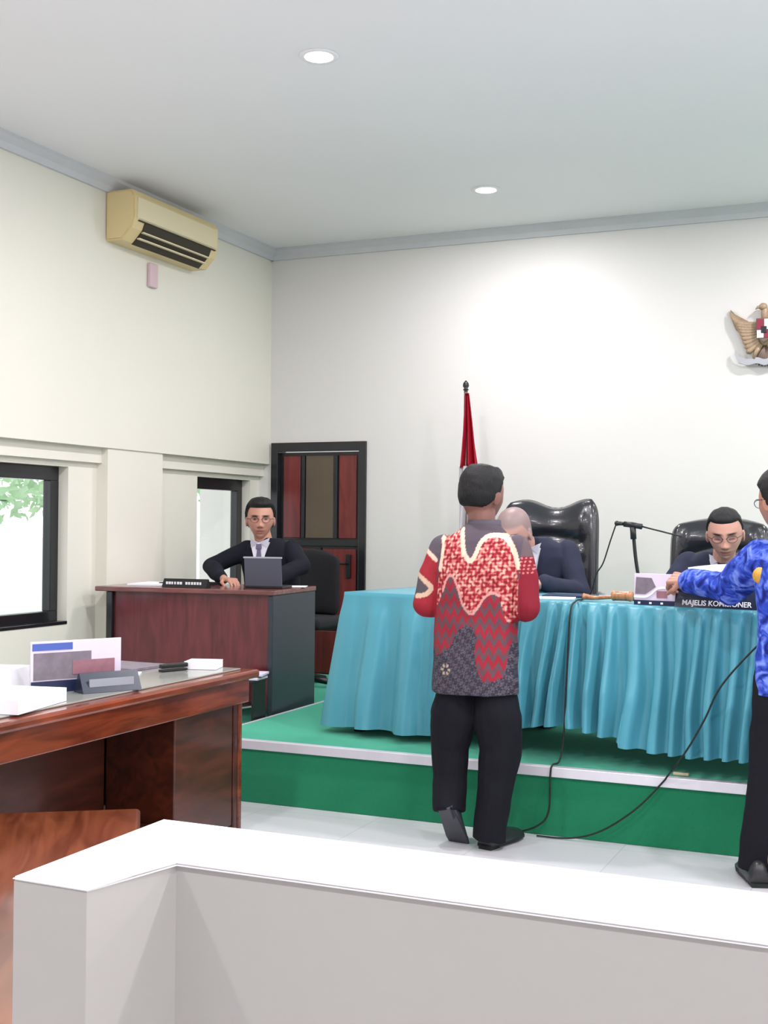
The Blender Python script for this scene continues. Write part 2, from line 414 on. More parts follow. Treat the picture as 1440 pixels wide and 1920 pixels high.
downlight(-2.54, 7.41, 'round white recessed ceiling light near the back wall, lit')
for i in range(4):  # grid at the downlight spacing; all but two lamps are added without fixtures
    for j in range(4):
        lamp(-2.53 + 2.4 * i, 7.41 - 2.4 * j, LAMP_POWER * (.78 if j == 0 else 1.12))

# ------------------------------------------------------------------ air conditioner
ac = thing('air_conditioner', 'yellowed wall split air conditioner high on the left wall near the ceiling', 'air conditioner', (XL, 6.80, 3.185))
bm = bmesh.new()
hl = .50
prism(bm, [(0, 0), (.12, 0), (.19, .07), (.215, .13), (.215, .27), (.19, .31), (0, .31)], 'y', -hl, hl, .012)
obj('body', bm, M['ac'], ac)
bm = bmesh.new(); prism(bm, [(.212, .125), (.222, .135), (.222, .262), (.212, .27)], 'y', -hl + .03, hl - .03, .004); obj('front_panel', bm, M['ac_light'], ac)
bm = bmesh.new(); prism(bm, [(.116, -.008), (.196, .066), (.219, .120), (.18, .12), (.10, .03)], 'y', -hl + .12, hl - .10); v = obj('outlet', bm, M['ac_dark'], ac)
bm = bmesh.new(); box(bm, .208, .2225, -hl + .05, hl - .05, .116, .122); obj('seam', bm, M['ac_dark'], ac)
for k in range(2):
    bm = bmesh.new(); x = .160 + .030 * k; z = .026 + .034 * k
    box(bm, x - .006, x + .014, -hl + .12, hl - .10, z - .004, z + .004, mx=None); obj('louvre', bm, M['ac_light'], ac)
ot = obj('cable_clip', B(0, .03, -.045, .045, -.08, .08, .008), mat('pink_plastic', rgb(214, 188, 196), .5)); ot.location = (XL, 6.80, 3.06)
ot.name = 'switch_box'; tag(ot, 'small pale pink switch box on the wall below the air conditioner', 'switch')

# ------------------------------------------------------------------ national emblem on the back wall
em = thing('wall_emblem', 'gold eagle emblem with shield and ribbon on the back wall at the right', 'emblem', (-.935, YB, 2.49))
def wing(sx):
    bm = bmesh.new(); nF = 9
    for k in range(nF):
        f = k / (nF - 1)
        tip = Vector((sx * (.225 - .12 * f), -.035, .375 - .26 * f + .03 * sin(f * 3)))
        root = Vector((sx * (.045 - .01 * f), -.045, .285 - .12 * f))
        mid = (root + tip) / 2 + Vector((sx * .03, -.012, -.035))
        tube(bm, [root, mid, tip], [.015, .022, .006], 8, path=True)
    prism(bm, [(sx * .03, .3), (sx * .10, .30), (sx * .20, .36), (sx * .225, .395), (sx * .222, .34), (sx * .19, .26), (sx * .13, .19), (sx * .06, .14), (sx * .03, .15)], 'y', -.03, -.005, .004)
    return bm
obj('wing', wing(-1), M['gold'], em, True); obj('wing', wing(1), M['gold'], em, True)
bm = bmesh.new(); ball(bm, (0, -.04, .24), (.055, .035, .10)); ball(bm, (0, -.05, .35), (.025, .03, .06)); ball(bm, (-.01, -.06, .395), (.028, .026, .026)); tube(bm, [(-.02, -.06, .395), (-.045, -.07, .392), (-.058, -.07, .378)], [.014, .009, .002], 8)
for sx in (-1, 1): tube(bm, [(sx * .03, -.04, .15), (sx * .055, -.05, .10), (sx * .07, -.055, .055)], [.022, .016, .01], 8)
obj('body', bm, M['gold'], em, True)
bm = bmesh.new()
for k in range(7):
    a = (k - 3) * .16; tube(bm, [(0, -.02, .16), (sin(a) * .09, -.025, .16 - cos(a) * .1), (sin(a) * .13, -.02, .16 - cos(a) * .155)], [.014, .014, .005], 6)
obj('tail', bm, M['gold_dark'], em, True)
sh = obj('shield', prism(bmesh.new(), [(-.05, .315), (.05, .315), (.055, .24), (.035, .18), (0, .155), (-.035, .18), (-.055, .24)], 'y', -.10, -.075, .003), M['gold_dark'], em)
for (a, b, cc, dd, mt) in ((-.046, -.002, .24, .308, 'red_paint'), (.002, .046, .24, .308, 'white_paint'), (-.044, -.002, .185, .236, 'white_paint'), (.002, .044, .185, .236, 'red_paint')):
    obj('shield_field', B(a, b, -.105, -.098, cc, dd), M[mt], sh)
obj('shield_centre', B(-.018, .018, -.11, -.098, .215, .26, .004), M['black_paint'], sh)
bm = bmesh.new()
for sx in (-1,):
    P = [(-.19, .105), (-.165, .06), (-.11, .035), (-.05, .045), (0, .03), (.05, .045), (.11, .035), (.165, .06), (.19, .105)]
    top = smooth_path([(x, -.06, z + .02) for x, z in P], 4); bot = smooth_path([(x, -.06, z - .02) for x, z in P], 4)
    A = [bm.verts.new(p) for p in top]; Bv = [bm.verts.new(p) for p in bot]
    A2 = [bm.verts.new(p + Vector((0, .02, 0))) for p in top]; B2 = [bm.verts.new(p + Vector((0, .02, 0))) for p in bot]
    for i in range(len(A) - 1):
        bm.faces.new((A[i], A[i + 1], Bv[i + 1], Bv[i])); bm.faces.new((A2[i], B2[i], B2[i + 1], A2[i + 1]))
        bm.faces.new((A[i], A2[i], A2[i + 1], A[i + 1])); bm.faces.new((Bv[i], Bv[i + 1], B2[i + 1], B2[i]))
    bm.faces.new((A[0], Bv[0], B2[0], A2[0])); bm.faces.new((A[-1], A2[-1], B2[-1], Bv[-1]))
obj('ribbon', bm, M['silver'], em)

# ------------------------------------------------------------------ flag on a pole
FX, FY = -2.86, 7.95
fl = thing('flag_stand', 'dark flag pole with round finial standing on the stage by the back wall', 'flag pole', (FX, FY, S))
bm = bmesh.new(); cyl(bm, (0, 0, .03), .013, 2.02); obj('pole', bm, M['gold_dark'], fl, True)
bm = bmesh.new(); lathe(bm, (0, 0, 0), [(.15, 0), (.15, .02), (.05, .035), (.03, .08), (.001, .08)]); obj('base', bm, M['black_paint'], fl, True)
bm = bmesh.new(); lathe(bm, (0, 0, 2.04), [(.012, 0), (.022, .005), (.012, .015), (.022, .03), (.02, .05), (.004, .07)], 16); obj('finial', bm, M['black_paint'], fl, True)
fg = thing('flag', 'red and white cloth flag hanging in folds from the pole', 'flag', (FX, FY, S))
def flag_mesh(z0, z1, wt, wb, off):
    bm = bmesh.new(); n, mm = 36, 20; rows = []
    for j in range(mm + 1):
        f = j / mm; z = z0 + (z1 - z0) * f; wd = wt + (wb - wt) * f; row = []
        for i in range(n + 1):
            u = i / n; x = off + (-.35 + u) * wd; y = -.02 + .035 * sin(u * 17 + f * 1.5) * (.4 + f)
            row.append(bm.verts.new((x, y, z - .05 * abs(u - .4) * (1 if f > .9 else f))))
        rows.append(row)
    for j in range(mm):
        for i in range(n): bm.faces.new((rows[j][i], rows[j][i + 1], rows[j + 1][i + 1], rows[j + 1][i]))
    bmesh.ops.solidify(bm, geom=bm.faces, thickness=.003); return bm
obj('red_band', flag_mesh(2.02, 1.52, .03, .15, .012), M['flag_red'], fg, True)
obj('white_band', flag_mesh(1.52, 1.0, .15, .18, .012), M['flag_white'], fg, True)

# ------------------------------------------------------------------ conference table and cloth
TA = atan2(-.47, 2.53)
TC = Vector((-1.584, 5.75)); TLn, TD, TT = 2.53, .70, 1.06
TR = Matrix.Rotation(TA, 2)
def tw(x, y):  # table frame: x along, y from front edge to the back, origin front centre
    v = TR @ Vector((x, y)); return (TC.x + v.x, TC.y + v.y)
cxy = tw(0, TD / 2)
tb = thing('conference_table', 'long conference table hidden under the teal cloth on the stage', 'table', (cxy[0], cxy[1], S), TA)
obj('tabletop', B(-TLn / 2 + .01, TLn / 2 - .01, -TD / 2 + .01, TD / 2 - .01, TT - S - .035, TT - S - .004, .004), M['brown_panel'], tb)
for sx in (-1, 1):
    for sy in (-1, 1):
        obj('leg', B(sx * 1.2 - .025, sx * 1.2 + .025, sy * .3 - .025, sy * .3 + .025, 0, TT - S - .036, .004), M['black_paint'], tb)
def cloth():
    bm = bmesh.new(); hx, hy = TLn / 2 + .006, TD / 2 + .006
    per = []; cr = .03
    def edge(p, q, n):
        for i in range(n): per.append(Vector(p) + (Vector(q) - Vector(p)) * i / n)
    edge((-hx, -hy), (hx, -hy), 720); edge((hx, -hy), (hx, hy), 200); edge((hx, hy), (-hx, hy), 300); edge((-hx, hy), (-hx, -hy), 200)
    N = len(per); rnd = random.Random(3)
    s = [0.]
    for i in range(N): s.append(s[-1] + (per[(i + 1) % N] - per[i]).length)
    # irregular pleats: random spacing
    def nz(x, y, z): return noise.noise(Vector((x, y, z)))
    rows = 34; ring = []
    for j in range(rows + 1):
        t = j / rows; rg = []
        for i in range(N):
            p = per[i]; sx_ = max(-1, min(1, p.x / hx)); 
            # outward normal, rounded at the corners
            ax = max(0, abs(p.x) - (hx - .08)) / .08; ay = max(0, abs(p.y) - (hy - .08)) / .08
            nrm = Vector((math.copysign(ax ** .7, p.x) if ax > 0 else 0, math.copysign(ay ** .7, p.y) if ay > 0 else 0))
            if nrm.length < 1e-4: nrm = Vector((0, -1))
            nrm.normalize()
            q = s[i]
            left = 1 / (1 + exp((p.x + .45) * 7)) if p.y < 0 or p.x < 0 else 0     # wider, softer folds towards the left end
            ph = q * 2 * pi / .092 + 5.0 * nz(q * 3.1, 2.3, .5 * t) + 2.2 * nz(q * 8, .7, t * 1.2)
            ph2 = q * 2 * pi / .21 + 2.6 * nz(q * 2.1, 7.3, .5 * t)
            a1 = (.5 + .5 * math.tanh(1.9 * sin(ph)) / .956) * (.85 + .35 * nz(q * 5.3, 4.4, .3))
            a2 = .5 + .5 * math.tanh(1.5 * sin(ph2)) / .905
            amp = (.022 + .082 * min(1, t * 1.5)) * (1 + .35 * nz(q * 4, 1.1, 0)) * min(1, t * 14)
            ampl = (.085 * t ** .7) * min(1, t * 6)
            off = amp * a1 * (1 - left) + ampl * a2 * left + .010 * nz(q * 6, t * 3, 4.4) * t
            fl_ = .055 * t + .03 * t * t
            if p.x < -hx + .25: fl_ += .03 * t * ((-hx + .25 - p.x) / .25)
            lat = .018 * t * nz(q * 5, t * 2, 9.1)
            hem = .120 + .022 * (1 - abs(sx_)) + .012 * sin(q * 2.4) + .018 * nz(q * 2.3, .2, .1)
            if p.x < -.2 * hx: hem -= .09 * min(1, (-.2 * hx - p.x) / .4)
            if p.x > .3 * hx: hem -= .02
            if -.1 < p.x < .5 and p.y < 0: hem += .03 * exp(-((p.x - .1) / .2) ** 2)
            hem = max(.012, hem)
            z = (TT - S) + .004 - t * ((TT - S) - hem)
            if t < .02: z = TT - S + .004
            tang = Vector((-nrm.y, nrm.x))
            endk = 1 - .5 * max(0, -nrm.x) * (p.x < 0) - .8 * max(0, nrm.y)
            c2 = p + nrm * (off + fl_) * endk + tang * lat * 1.0
            rg.append(bm.verts.new((c2.x, c2.y, z)))
        ring.append(rg)
    for j in range(rows):
        for i in range(N): bm.faces.new((ring[j][i], ring[j + 1][i], ring[j + 1][(i + 1) % N], ring[j][(i + 1) % N]))
    prev = ring[0]
    for k in range(1, 12):
        f = 1 - k / 12.
        cur = [bm.verts.new((p.x * (1 - (1 - f) * .97), p.y * f, TT - S + .004 + .0015 * noise.noise(Vector((p.x * 6 * f, p.y * 8 * f, 0))))) for p in per]
        for i in range(N): bm.faces.new((prev[i], prev[(i + 1) % N], cur[(i + 1) % N], cur[i]))
        prev = cur
    bm.faces.new(prev)
    return bm
cl = obj('tablecloth', cloth(), M['satin'], None, True); cl.location = (cxy[0], cxy[1], S); cl.rotation_euler = (0, 0, TA)
tag(cl, 'teal satin tablecloth with a pleated skirt on the conference table', 'tablecloth')
ZT = TT + .0045   # cloth surface

# ------------------------------------------------------------------ executive chairs
def cushion(bm, w_, h_, t_, top=None, nu=28, nv=36, tuft=None, curve=.0, zb=0, taper=0):
    """upright pillow in the xz plane facing -y"""
    def P(u, v, side):
        eu = (1 - abs(u) ** 5) ** .5; ev = (1 - abs(2 * v - 1) ** 7) ** .5
        th = t_ / 2 * eu * ev
        ww = w_ / 2 * (1 - taper * abs(v - .5) * 2 * (v > .5)) * (1 - .16 * (abs(2 * v - 1) ** 9))
        x = u * ww
        zz = v * (h_ + (top(u) if top else 0) * v ** 3)
        y = -curve * (u * u) + (-th if side < 0 else th)
        if side < 0 and tuft: y += tuft(u, v)
        return (x, y, zb + zz)
    F = [[bm.verts.new(P(-1 + 2 * i / nu, j / nv, -1)) for i in range(nu + 1)] for j in range(nv + 1)]
    K = [[bm.verts.new(P(-1 + 2 * i / nu, j / nv, 1)) for i in range(nu + 1)] for j in range(nv + 1)]
    for j in range(nv):
        for i in range(nu):
            bm.faces.new((F[j][i], F[j][i + 1], F[j + 1][i + 1], F[j + 1][i])); bm.faces.new((K[j][i], K[j + 1][i], K[j + 1][i + 1], K[j][i + 1]))
    bmesh.ops.remove_doubles(bm, verts=bm.verts, dist=.0008)
    bl = [e for e in bm.edges if e.is_boundary]
    if bl: bmesh.ops.bridge_loops(bm, edges=bl) if False else bmesh.ops.holes_fill(bm, edges=bl)
    return bm

def exec_chair(label, loc, rz, top, w_=.60, h_=.80, seam=True, group='black leather executive chairs'):
    t = thing('executive_chair', label, 'chair', loc, rz, group)
    def tuft(u, v):
        y = 0
        for vv in (.18, .36, .54): y += .012 * exp(-((v - vv) / .015) ** 2) * (abs(u) < .72)
        y += .016 * exp(-((abs(u) - .74) / .03) ** 2) * (v < .93)
        y += .020 * exp(-((v - .70 - .05 * cos(u * 3)) / .02) ** 2) * (abs(u) < .74)
        y -= .02 * exp(-((v - .84) / .09) ** 2) * (abs(u) < .74)
        return y
    bm = bmesh.new(); cushion(bm, w_, h_, .15, top, tuft=tuft, curve=.09, zb=.44)
    o = obj('backrest', bm, M['black_leather'], t, True); o.rotation_euler = (-.12, 0, 0); o.location = (0, .20, 0)
    bm = B(-w_ / 2 + .04, w_ / 2 - .04, -.32, .22, .40, .50, .04, 4); obj('seat', bm, M['black_leather'], t, True)
    for sx in (-1, 1):
        bm = bmesh.new(); tube(bm, [(sx * .30, .2, .48), (sx * .33, .18, .66), (sx * .33, 0, .70), (sx * .33, -.2, .69), (sx * .30, -.24, .46)], .022, path=True, flat=(Vector((1, 0, 0)), 1.3))
        obj('armrest', bm, M['black_leather'], t, True)
    bm = bmesh.new(); cyl(bm, (0, 0, .10), .03, .32); obj('column', bm, M['chrome'], t, True)
    for k in range(5):
        a = 2 * pi * k / 5 + .3; bm = bmesh.new(); tube(bm, [(0, 0, .12), (.28 * cos(a), .28 * sin(a), .075)], [.03, .018]); lg = obj('leg', bm, M['black_plastic'], t, True)
        bm = bmesh.new(); ball(bm, (.28 * cos(a), .28 * sin(a), .03), (.022, .022, .03), 10); obj('caster', bm, M['black_plastic'], lg, True)
    return t
exec_chair('black leather executive chair with wavy top behind the bald seated man', (-2.06, 7.14, S), radians(8), lambda u: .024 * cos(2 * pi * (u + .6) / 1.45) - .01, .60, .83)
exec_chair('black leather executive chair behind the bespectacled seated man', (-1.08, 7.12, S), radians(-4), lambda u: -.05 * u * u, .58, .74)
# office chair behind side desk
oc = thing('office_chair', 'dark fabric office chair behind the man at the side desk', 'chair', (-4.0, 7.72, L), radians(5))
bm = bmesh.new(); cushion(bm, .46, .47, .07, lambda u: -.05 * u * u, curve=.04, zb=.50); obj('backrest', bm, M['black_fabric'], oc, True).location = (0, .2, 0)
obj('seat', B(-.24, .24, -.26, .22, .42, .50, .03, 3), M['black_fabric'], oc, True)
bm = bmesh.new(); cyl(bm, (0, 0, .06), .028, .37); obj('column', bm, M['black_plastic'], oc, True)
for k in range(5):
    a = 2 * pi * k / 5; bm = bmesh.new(); tube(bm, [(0, 0, .08), (.27 * cos(a), .27 * sin(a), .035)], [.028, .02]); obj('leg', bm, M['black_plastic'], oc, True)

# ------------------------------------------------------------------ side desk (mahogany front, dark side)
DA = radians(4.5); DO = Vector((-3.455, 6.31))   # front right corner
SD = thing('side_desk', 'mahogany side desk with dark end panels on the left platform', 'desk', (DO.x, DO.y, L), DA)
DZT = 1.035 - L
obj('desktop', B(-1.195, .0, -.005, .67, DZT - .03, DZT, .006), M['mahogany_top'], SD)
obj('front_panel', B(-1.08, -.035, .035, .055, .06, DZT - .031), M['mahogany'], SD)
obj('side_panel', B(-.034, -.004, .01, .665, 0, DZT - .031, .004), M['dark_laminate'], SD)
obj('side_panel', B(-1.12, -1.081, .01, .665, 0, DZT - .031, .004), M['black_paint'], SD)
def sdw(x, y, z=0): 
    v = Matrix.Rotation(DA, 2) @ Vector((x, y)); return (DO.x + v.x, DO.y + v.y, 1.035 + z)
# things on the side desk
lp = thing('laptop', 'dark grey open laptop seen from behind on the side desk', 'laptop', sdw(-.16, .22, .001), DA + .05)
obj('base', B(-.12, .12, 0, .17, 0, .016, .003), M['black_plastic'], lp)
o = obj('lid', B(-.12, .12, -.004, .004, 0, .175, .003), M['lid'], lp); o.location = (0, 0, .012); o.rotation_euler = (.12, 0, 0)
o2 = obj('lid_edge', B(-.125, .125, -.005, .005, .170, .180, .002), M['lid_edge'], o)
npd = thing('name_stand', 'black name stand with illegible white lettering on the side desk', 'name plate', sdw(-.62, .10, .001), DA)
obj('board', prism(bmesh.new(), [(-.035, 0), (.035, 0), (.004, .052), (-.004, .052)], 'x', -.15, .15), M['black_plastic'], npd)
bm = bmesh.new(); rnd = random.Random(2)
for k in range(13):
    x = -.125 + k * .019
    if k != 6: box(bm, x, x + .011 + rnd.uniform(-.002, .003), -.027, -.0225, .018, .034)
obj('lettering', bm, M['letter'], npd)
def sheet(name, label, loc, rz, w_=.21, h_=.297, mt='paper', th=.004, group=None, tilt=0):
    o = obj(name, B(-w_ / 2, w_ / 2, -h_ / 2, h_ / 2, 0, th, .0008), M[mt]); o.location = loc; o.rotation_euler = (tilt, 0, rz)
    tag(o, label, 'paper', group); return o
sheet('paper_stack', 'white papers at the left end of the side desk', sdw(-.94, .30, .001), DA + .1, .25, .32, th=.012)
fo = sheet('document_folder', 'dark folder lying on the side desk behind the name stand', sdw(-.74, .37, .001), DA - .15, .30, .24, 'black_plastic', .018)
sheet('paper_sheet', 'white paper sheet at the right corner of the side desk', sdw(-.10, .48, .001), DA + .3, .21, .15)

# low shelf with booklets between desks
ls = thing('side_stand', 'small black stand on the green carpet in front of the mahogany side desk', 'stand', (-3.56, 6.16, L))
obj('top', B(-.11, .11, -.08, .08, .24, .255, .004), M['black_plastic'], ls)
for sx in (-1, 1): obj('side', B(sx * .10 - .006, sx * .10 + .006, -.07, .07, 0, .24), M['black_plastic'], ls)
obj('shelf', B(-.094, .094, -.07, .07, .10, .112), M['black_plastic'], ls)
obj('bar', tube(bmesh.new(), [(-.10, -.078, .07), (.10, -.078, .11)], .007), M['chrome'], ls)
for k, (zz, lb) in enumerate(((.256, 'white booklet lying lowest on the small black stand'), (.278, 'pale booklet lying on top of the other on the small black stand'))):
    b = obj('booklet', B(-.11, .11, -.075, .075, 0, .014, .002), M['paper_lilac']); b.location = (-3.55 + .015 * k, 6.16, L + zz); b.rotation_euler = (0, 0, .1 + .15 * k)
    tag(b, lb, 'booklet')

# ------------------------------------------------------------------ brown desk in the foreground left
bd = thing('wooden_desk', 'large reddish brown wooden desk with grey glass top in the left foreground', 'desk', (-3.2, 4.2, 0), 0)
X0, X1, Y0, Y1 = -3.70, -2.80, 2.95, 5.0
def bb(n, a, b_, c_, d_, e_, f_, mt, bev=.006): return obj(n, B(a + 3.2, b_ + 3.2, c_ - 4.2, d_ - 4.2, e_, f_, bev), M[mt], bd)
bb('desktop', X0, X1, Y0, Y1, .712, .75, 'brown_wood', .012)
bb('desk_glass', X0 + .05, X1 - .07, Y0 + .06, Y1 - .06, .7505, .757, 'desk_glass', .002)
bb('apron', X1 - .075, X1 - .04, Y0 + .04, Y1 - .03, .60, .7115, 'brown_wood')
bb('side_panel', X0 + .05, X1 - .075, Y1 - .06, Y1 - .03, 0, .7115, 'brown_wood')
bb('side_panel', X0 + .05, X1 - .075, Y0 + .03, Y0 + .06, 0, .7115, 'brown_wood')
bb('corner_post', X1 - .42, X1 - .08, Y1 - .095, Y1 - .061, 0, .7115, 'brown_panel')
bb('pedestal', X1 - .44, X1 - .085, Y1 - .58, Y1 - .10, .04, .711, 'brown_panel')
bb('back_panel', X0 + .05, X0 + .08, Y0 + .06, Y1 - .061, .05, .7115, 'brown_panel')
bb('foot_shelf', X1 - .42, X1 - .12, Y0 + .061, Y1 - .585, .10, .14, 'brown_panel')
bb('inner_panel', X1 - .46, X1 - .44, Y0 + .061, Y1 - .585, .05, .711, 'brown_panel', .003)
ZD = .758
# picture card, name stand and papers on the desk
pc = thing('picture_card', 'standing picture card with blue corner and grey photograph on the wooden desk', 'card', (-3.06, 3.98, ZD), radians(62))
obj('board', B(-.19, .19, -.004, .004, 0, .20, .001), M['paper_lilac'], pc)
obj('photo', B(-.18, .06, -.006, -.004, .05, .155), M['photo_grey'], pc)
obj('red_photo', B(-.02, .16, -.008, -.006, .065, .12), M['photo_red'], pc)
obj('blue_band', B(-.185, -.02, -.007, -.004, .165, .192), M['print_blue'], pc)
obj('navy_band', B(-.19, .19, -.008, -.004, 0, .045), M['navy'], pc)
o = obj('stand', prism(bmesh.new(), [(.004, 0), (.09, 0), (.004, .15)], 'x', -.06, .06), M['paper_lilac'], pc)
n2 = thing('name_stand', 'dark name stand lying in front of the picture card on the wooden desk', 'name plate', (-2.95, 4.03, ZD), radians(62))
obj('board', prism(bmesh.new(), [(-.045, 0), (.045, 0), (.005, .075), (-.005, .075)], 'x', -.12, .13), M['nameplate'], n2)
obj('card', B(-.09, .10, -.0345, -.028, .022, .052, mx=Matrix.Identity(4)), mat('grey_card', rgb(150, 154, 164), .4), n2)
sheet('paper_stack', 'thick white paper stack at the left edge of the wooden desk', (-3.02, 3.52, ZD), .2, .30, .36, th=.05)
sheet('paper_stack', 'white papers behind the picture card on the wooden desk', (-3.38, 3.72, ZD), .3, .34, .40, th=.09)
sheet('paper_sheet', 'loose white sheet beside the name stand on the wooden desk', (-3.17, 4.42, ZD), .5, .16, .28)
sheet('document_folder', 'grey folder lying near the far edge of the wooden desk', (-3.36, 4.72, ZD), -.1, .30, .24, 'photo_grey', .012)
sheet('paper_bundle', 'crumpled white paper bundle at the far right corner of the wooden desk', (-3.02, 4.86, ZD), .3, .15, .13, th=.035)
sp = thing('stapler', 'small black stapler lying near the far right corner of the wooden desk', 'stapler', (-3.08, 4.70, ZD), 1.2)
obj('base', B(-.07, .07, -.016, .016, 0, .01, .003), M['black_plastic'], sp)
o = obj('arm', B(-.07, .075, -.014, .014, .014, .034, .006), M['black_plastic'], sp)
# bench in the lower left
be = thing('wooden_bench', 'glossy brown wooden bench behind the end of the white half wall', 'bench', (-2.05, 2.43, 0), atan2(-1.9, 1.3))
obj('seat', B(-1.12, 1.12, -.30, .30, .40, .45, .015, 3), M['bench_wood'], be)
obj('apron', B(-1.06, 1.06, -.26, .26, .33, .399, .004), M['bench_wood'], be)
for sx in (-1.05, .97):
    for sy in (-.25, .19): obj('leg', B(sx, sx + .06, sy, sy + .06, 0, .33, .006), M['bench_wood'], be)

# ------------------------------------------------------------------ microphone stand, gavel, placards, papers on the table
ms = thing('microphone_stand', 'black table microphone stand with boom and microphone', 'microphone stand', (-1.25, 6.05, ZT))
bm = bmesh.new(); lathe(bm, (0, 0, 0), [(.075, 0), (.075, .012), (.02, .02), (.012, .04), (.001, .04)]); obj('base', bm, M['black_plastic'], ms, True)
bm = bmesh.new(); tube(bm, [(0, 0, .02), (-.03, 0, .2), (-.045, 0, .355)], .009, path=True); tube(bm, [(-.042, 0, .30), (-.046, 0, .36)], .015); obj('pole', bm, M['black_plastic'], ms, True)
bm = bmesh.new(); tube(bm, [(-.09, 0, .375), (-.045, 0, .37), (.0, 0, .362)], .014); tube(bm, [(-.02, 0, .368), (.20, -.02, .315)], .004); obj('boom', bm, M['black_plastic'], ms, True)
bm = bmesh.new(); tube(bm, [(-.13, 0, .378), (-.09, 0, .376)], [.011, .009]); ball(bm, (-.125, 0, .378), .013, 12); obj('microphone', bm, M['black_plastic'], ms, True)
bm = bmesh.new(); tube(bm, [(-1.38, 6.05, ZT + .372), (-1.41, 6.06, ZT + .29), (-1.45, 6.08, ZT + .18), (-1.49, 6.10, ZT + .12), (-1.52, 6.14, ZT + .04), (-1.54, 6.15, ZT + .005)], .0035, 8, path=True)
tag(obj('microphone_cable', bm, M['black_plastic'], None, True), 'thin grey cable hanging from the table microphone to the teal cloth', 'cable')
gv = thing('gavel', 'wooden gavel lying on the teal cloth beside the picture placard', 'gavel', (-1.29, 5.80, ZT), radians(-10))
bm = bmesh.new(); tube(bm, [(-.20, 0, .022), (-.14, 0, .018), (-.07, 0, .024), (-.02, 0, .026)], [.016, .010, .010, .008], 14, path=True); obj('handle', bm, M['gavel_wood'], gv, True)
bm = bmesh.new(); tube(bm, [(-.05, 0, .032), (-.045, 0, .032), (-.03, 0, .032), (.03, 0, .032), (.04, 0, .032), (.05, 0, .032)], [.021, .025, .023, .023, .026, .022], 20); obj('head', bm, M['gavel_wood'], gv, True)

pp = thing('picture_placard', 'white and lilac desk placard with a photograph and navy base on the teal cloth', 'placard', (-1.10, 5.69, ZT), TA)
bd0 = obj('board', B(-.115, .115, -.004, .004, 0, .145, .001), M['paper_lilac'], pp)
o = obj('stand', prism(bmesh.new(), [(.004, 0), (.07, 0), (.004, .10)], 'x', -.10, .10), M['paper_lilac'], pp)
obj('photo', prism(bmesh.new(), [(-.11, .05), (-.06, .05), (-.01, .085), (-.03, .125), (-.105, .128)], 'y', -.0065, -.004), M['photo_grey'], pp)
bm = bmesh.new(); W = smooth_path([(-.115, 0, .036), (-.06, 0, .036), (-.03, 0, .05), (0, 0, .075), (.05, 0, .08), (.115, 0, .07)], 6)
up = [(p.x, p.z + .007) for p in W]; lo = [(p.x, p.z - .003) for p in W][::-1]
prism(bm, up + lo, 'y', -.0085, -.0065); obj('white_band', bm, M['paper'], pp)
obj('inset_photo', B(-.005, .045, -.0075, -.004, .035, .066), M['photo_red'], pp)
obj('base_band', B(-.115, .115, -.0075, -.004, 0, .022), M['navy'], pp)
bm = bmesh.new()
for x in (-.095, -.04, .015): box(bm, x, x + .012, -.0095, -.0075, .005, .014)
obj('lettering', bm, M['letter'], pp)

NX, NY = -.815, 5.632
npl = thing('name_plate', 'dark name plate reading MAJELIS KOMISIONER in white letters on the teal cloth', 'name plate', (NX, NY, ZT), TA)
o = obj('board', prism(bmesh.new(), [(-.03, 0), (.04, 0), (.012, .10), (-.004, .10)], 'x', -.20, .24), M['nameplate'], npl)
tl = atan2(.026, .10)
mx = Matrix.Translation((0, -.0315, 0)) @ Matrix.Rotation(pi / 2 - tl, 4, 'X')
text_mesh('lettering', 'MAJELIS KOMISIONER', .033, M['letter'], npl, Matrix.Translation((-.165, 0, .001)) @ mx @ Matrix.Translation((0, .010, 0)))
text_mesh('lettering', 'KETUA', .036, M['letter'], npl, Matrix.Translation((-.055, 0, .001)) @ mx @ Matrix.Translation((0, .052, 0)), align='LEFT')
sheet('paper_sheet', 'white papers on the teal cloth beside the man in the patterned shirt', (-1.69, 5.98, ZT), .2, .24, .17)
sheet('document_folder', 'navy folder on the teal cloth in front of the bald seated man', (-1.64, 6.17, ZT), .1, .26, .20, 'navy', .01)

# cables over the stage edge
bm = bmesh.new(); tube(bm, [(-1.55, 6.1, ZT + .006), (-1.50, 5.85, ZT + .006), (-1.49, 5.70, ZT + .006), (-1.49, 5.60, ZT - .05), (-1.50, 5.58, .7), (-1.51, 5.57, .44), (-1.52, 5.54, .34), (-1.54, 5.49, .327), (-1.545, 5.475, .28), (-1.55, 5.47, .12), (-1.60, 5.46, .05), (-1.72, 5.455, .008), (-1.9, 5.46, .006)], .0045, 8, path=True)
tag(obj('floor_cable', bm, M['rubber'], None, True), 'dark cable dropping down the stage front beside the man in the patterned shirt', 'cable')
bm = bmesh.new(); tube(bm, [(-.53, 5.42, 1.0), (-.63, 5.40, .92), (-.77, 5.385, .75), (-.84, 5.38, .60), (-.91, 5.38, .47), (-.98, 5.42, .37), (-1.01, 5.465, .33), (-1.04, 5.474, .29), (-1.15, 5.465, .17), (-1.30, 5.46, .06), (-1.44, 5.455, .012), (-1.6, 5.45, .007)], .0042, 8, path=True)
tag(obj('floor_cable', bm, M['rubber'], None, True), 'dark cable slanting across the stage front towards the man in blue', 'cable')
tp = obj('power_block', B(-.035, .035, -.012, .012, 0, .014, .004), M['ac_light']); tp.location = (-.97, 5.57, S + .001); tag(tp, 'small beige plug block on the stage edge under the tablecloth', 'plug')

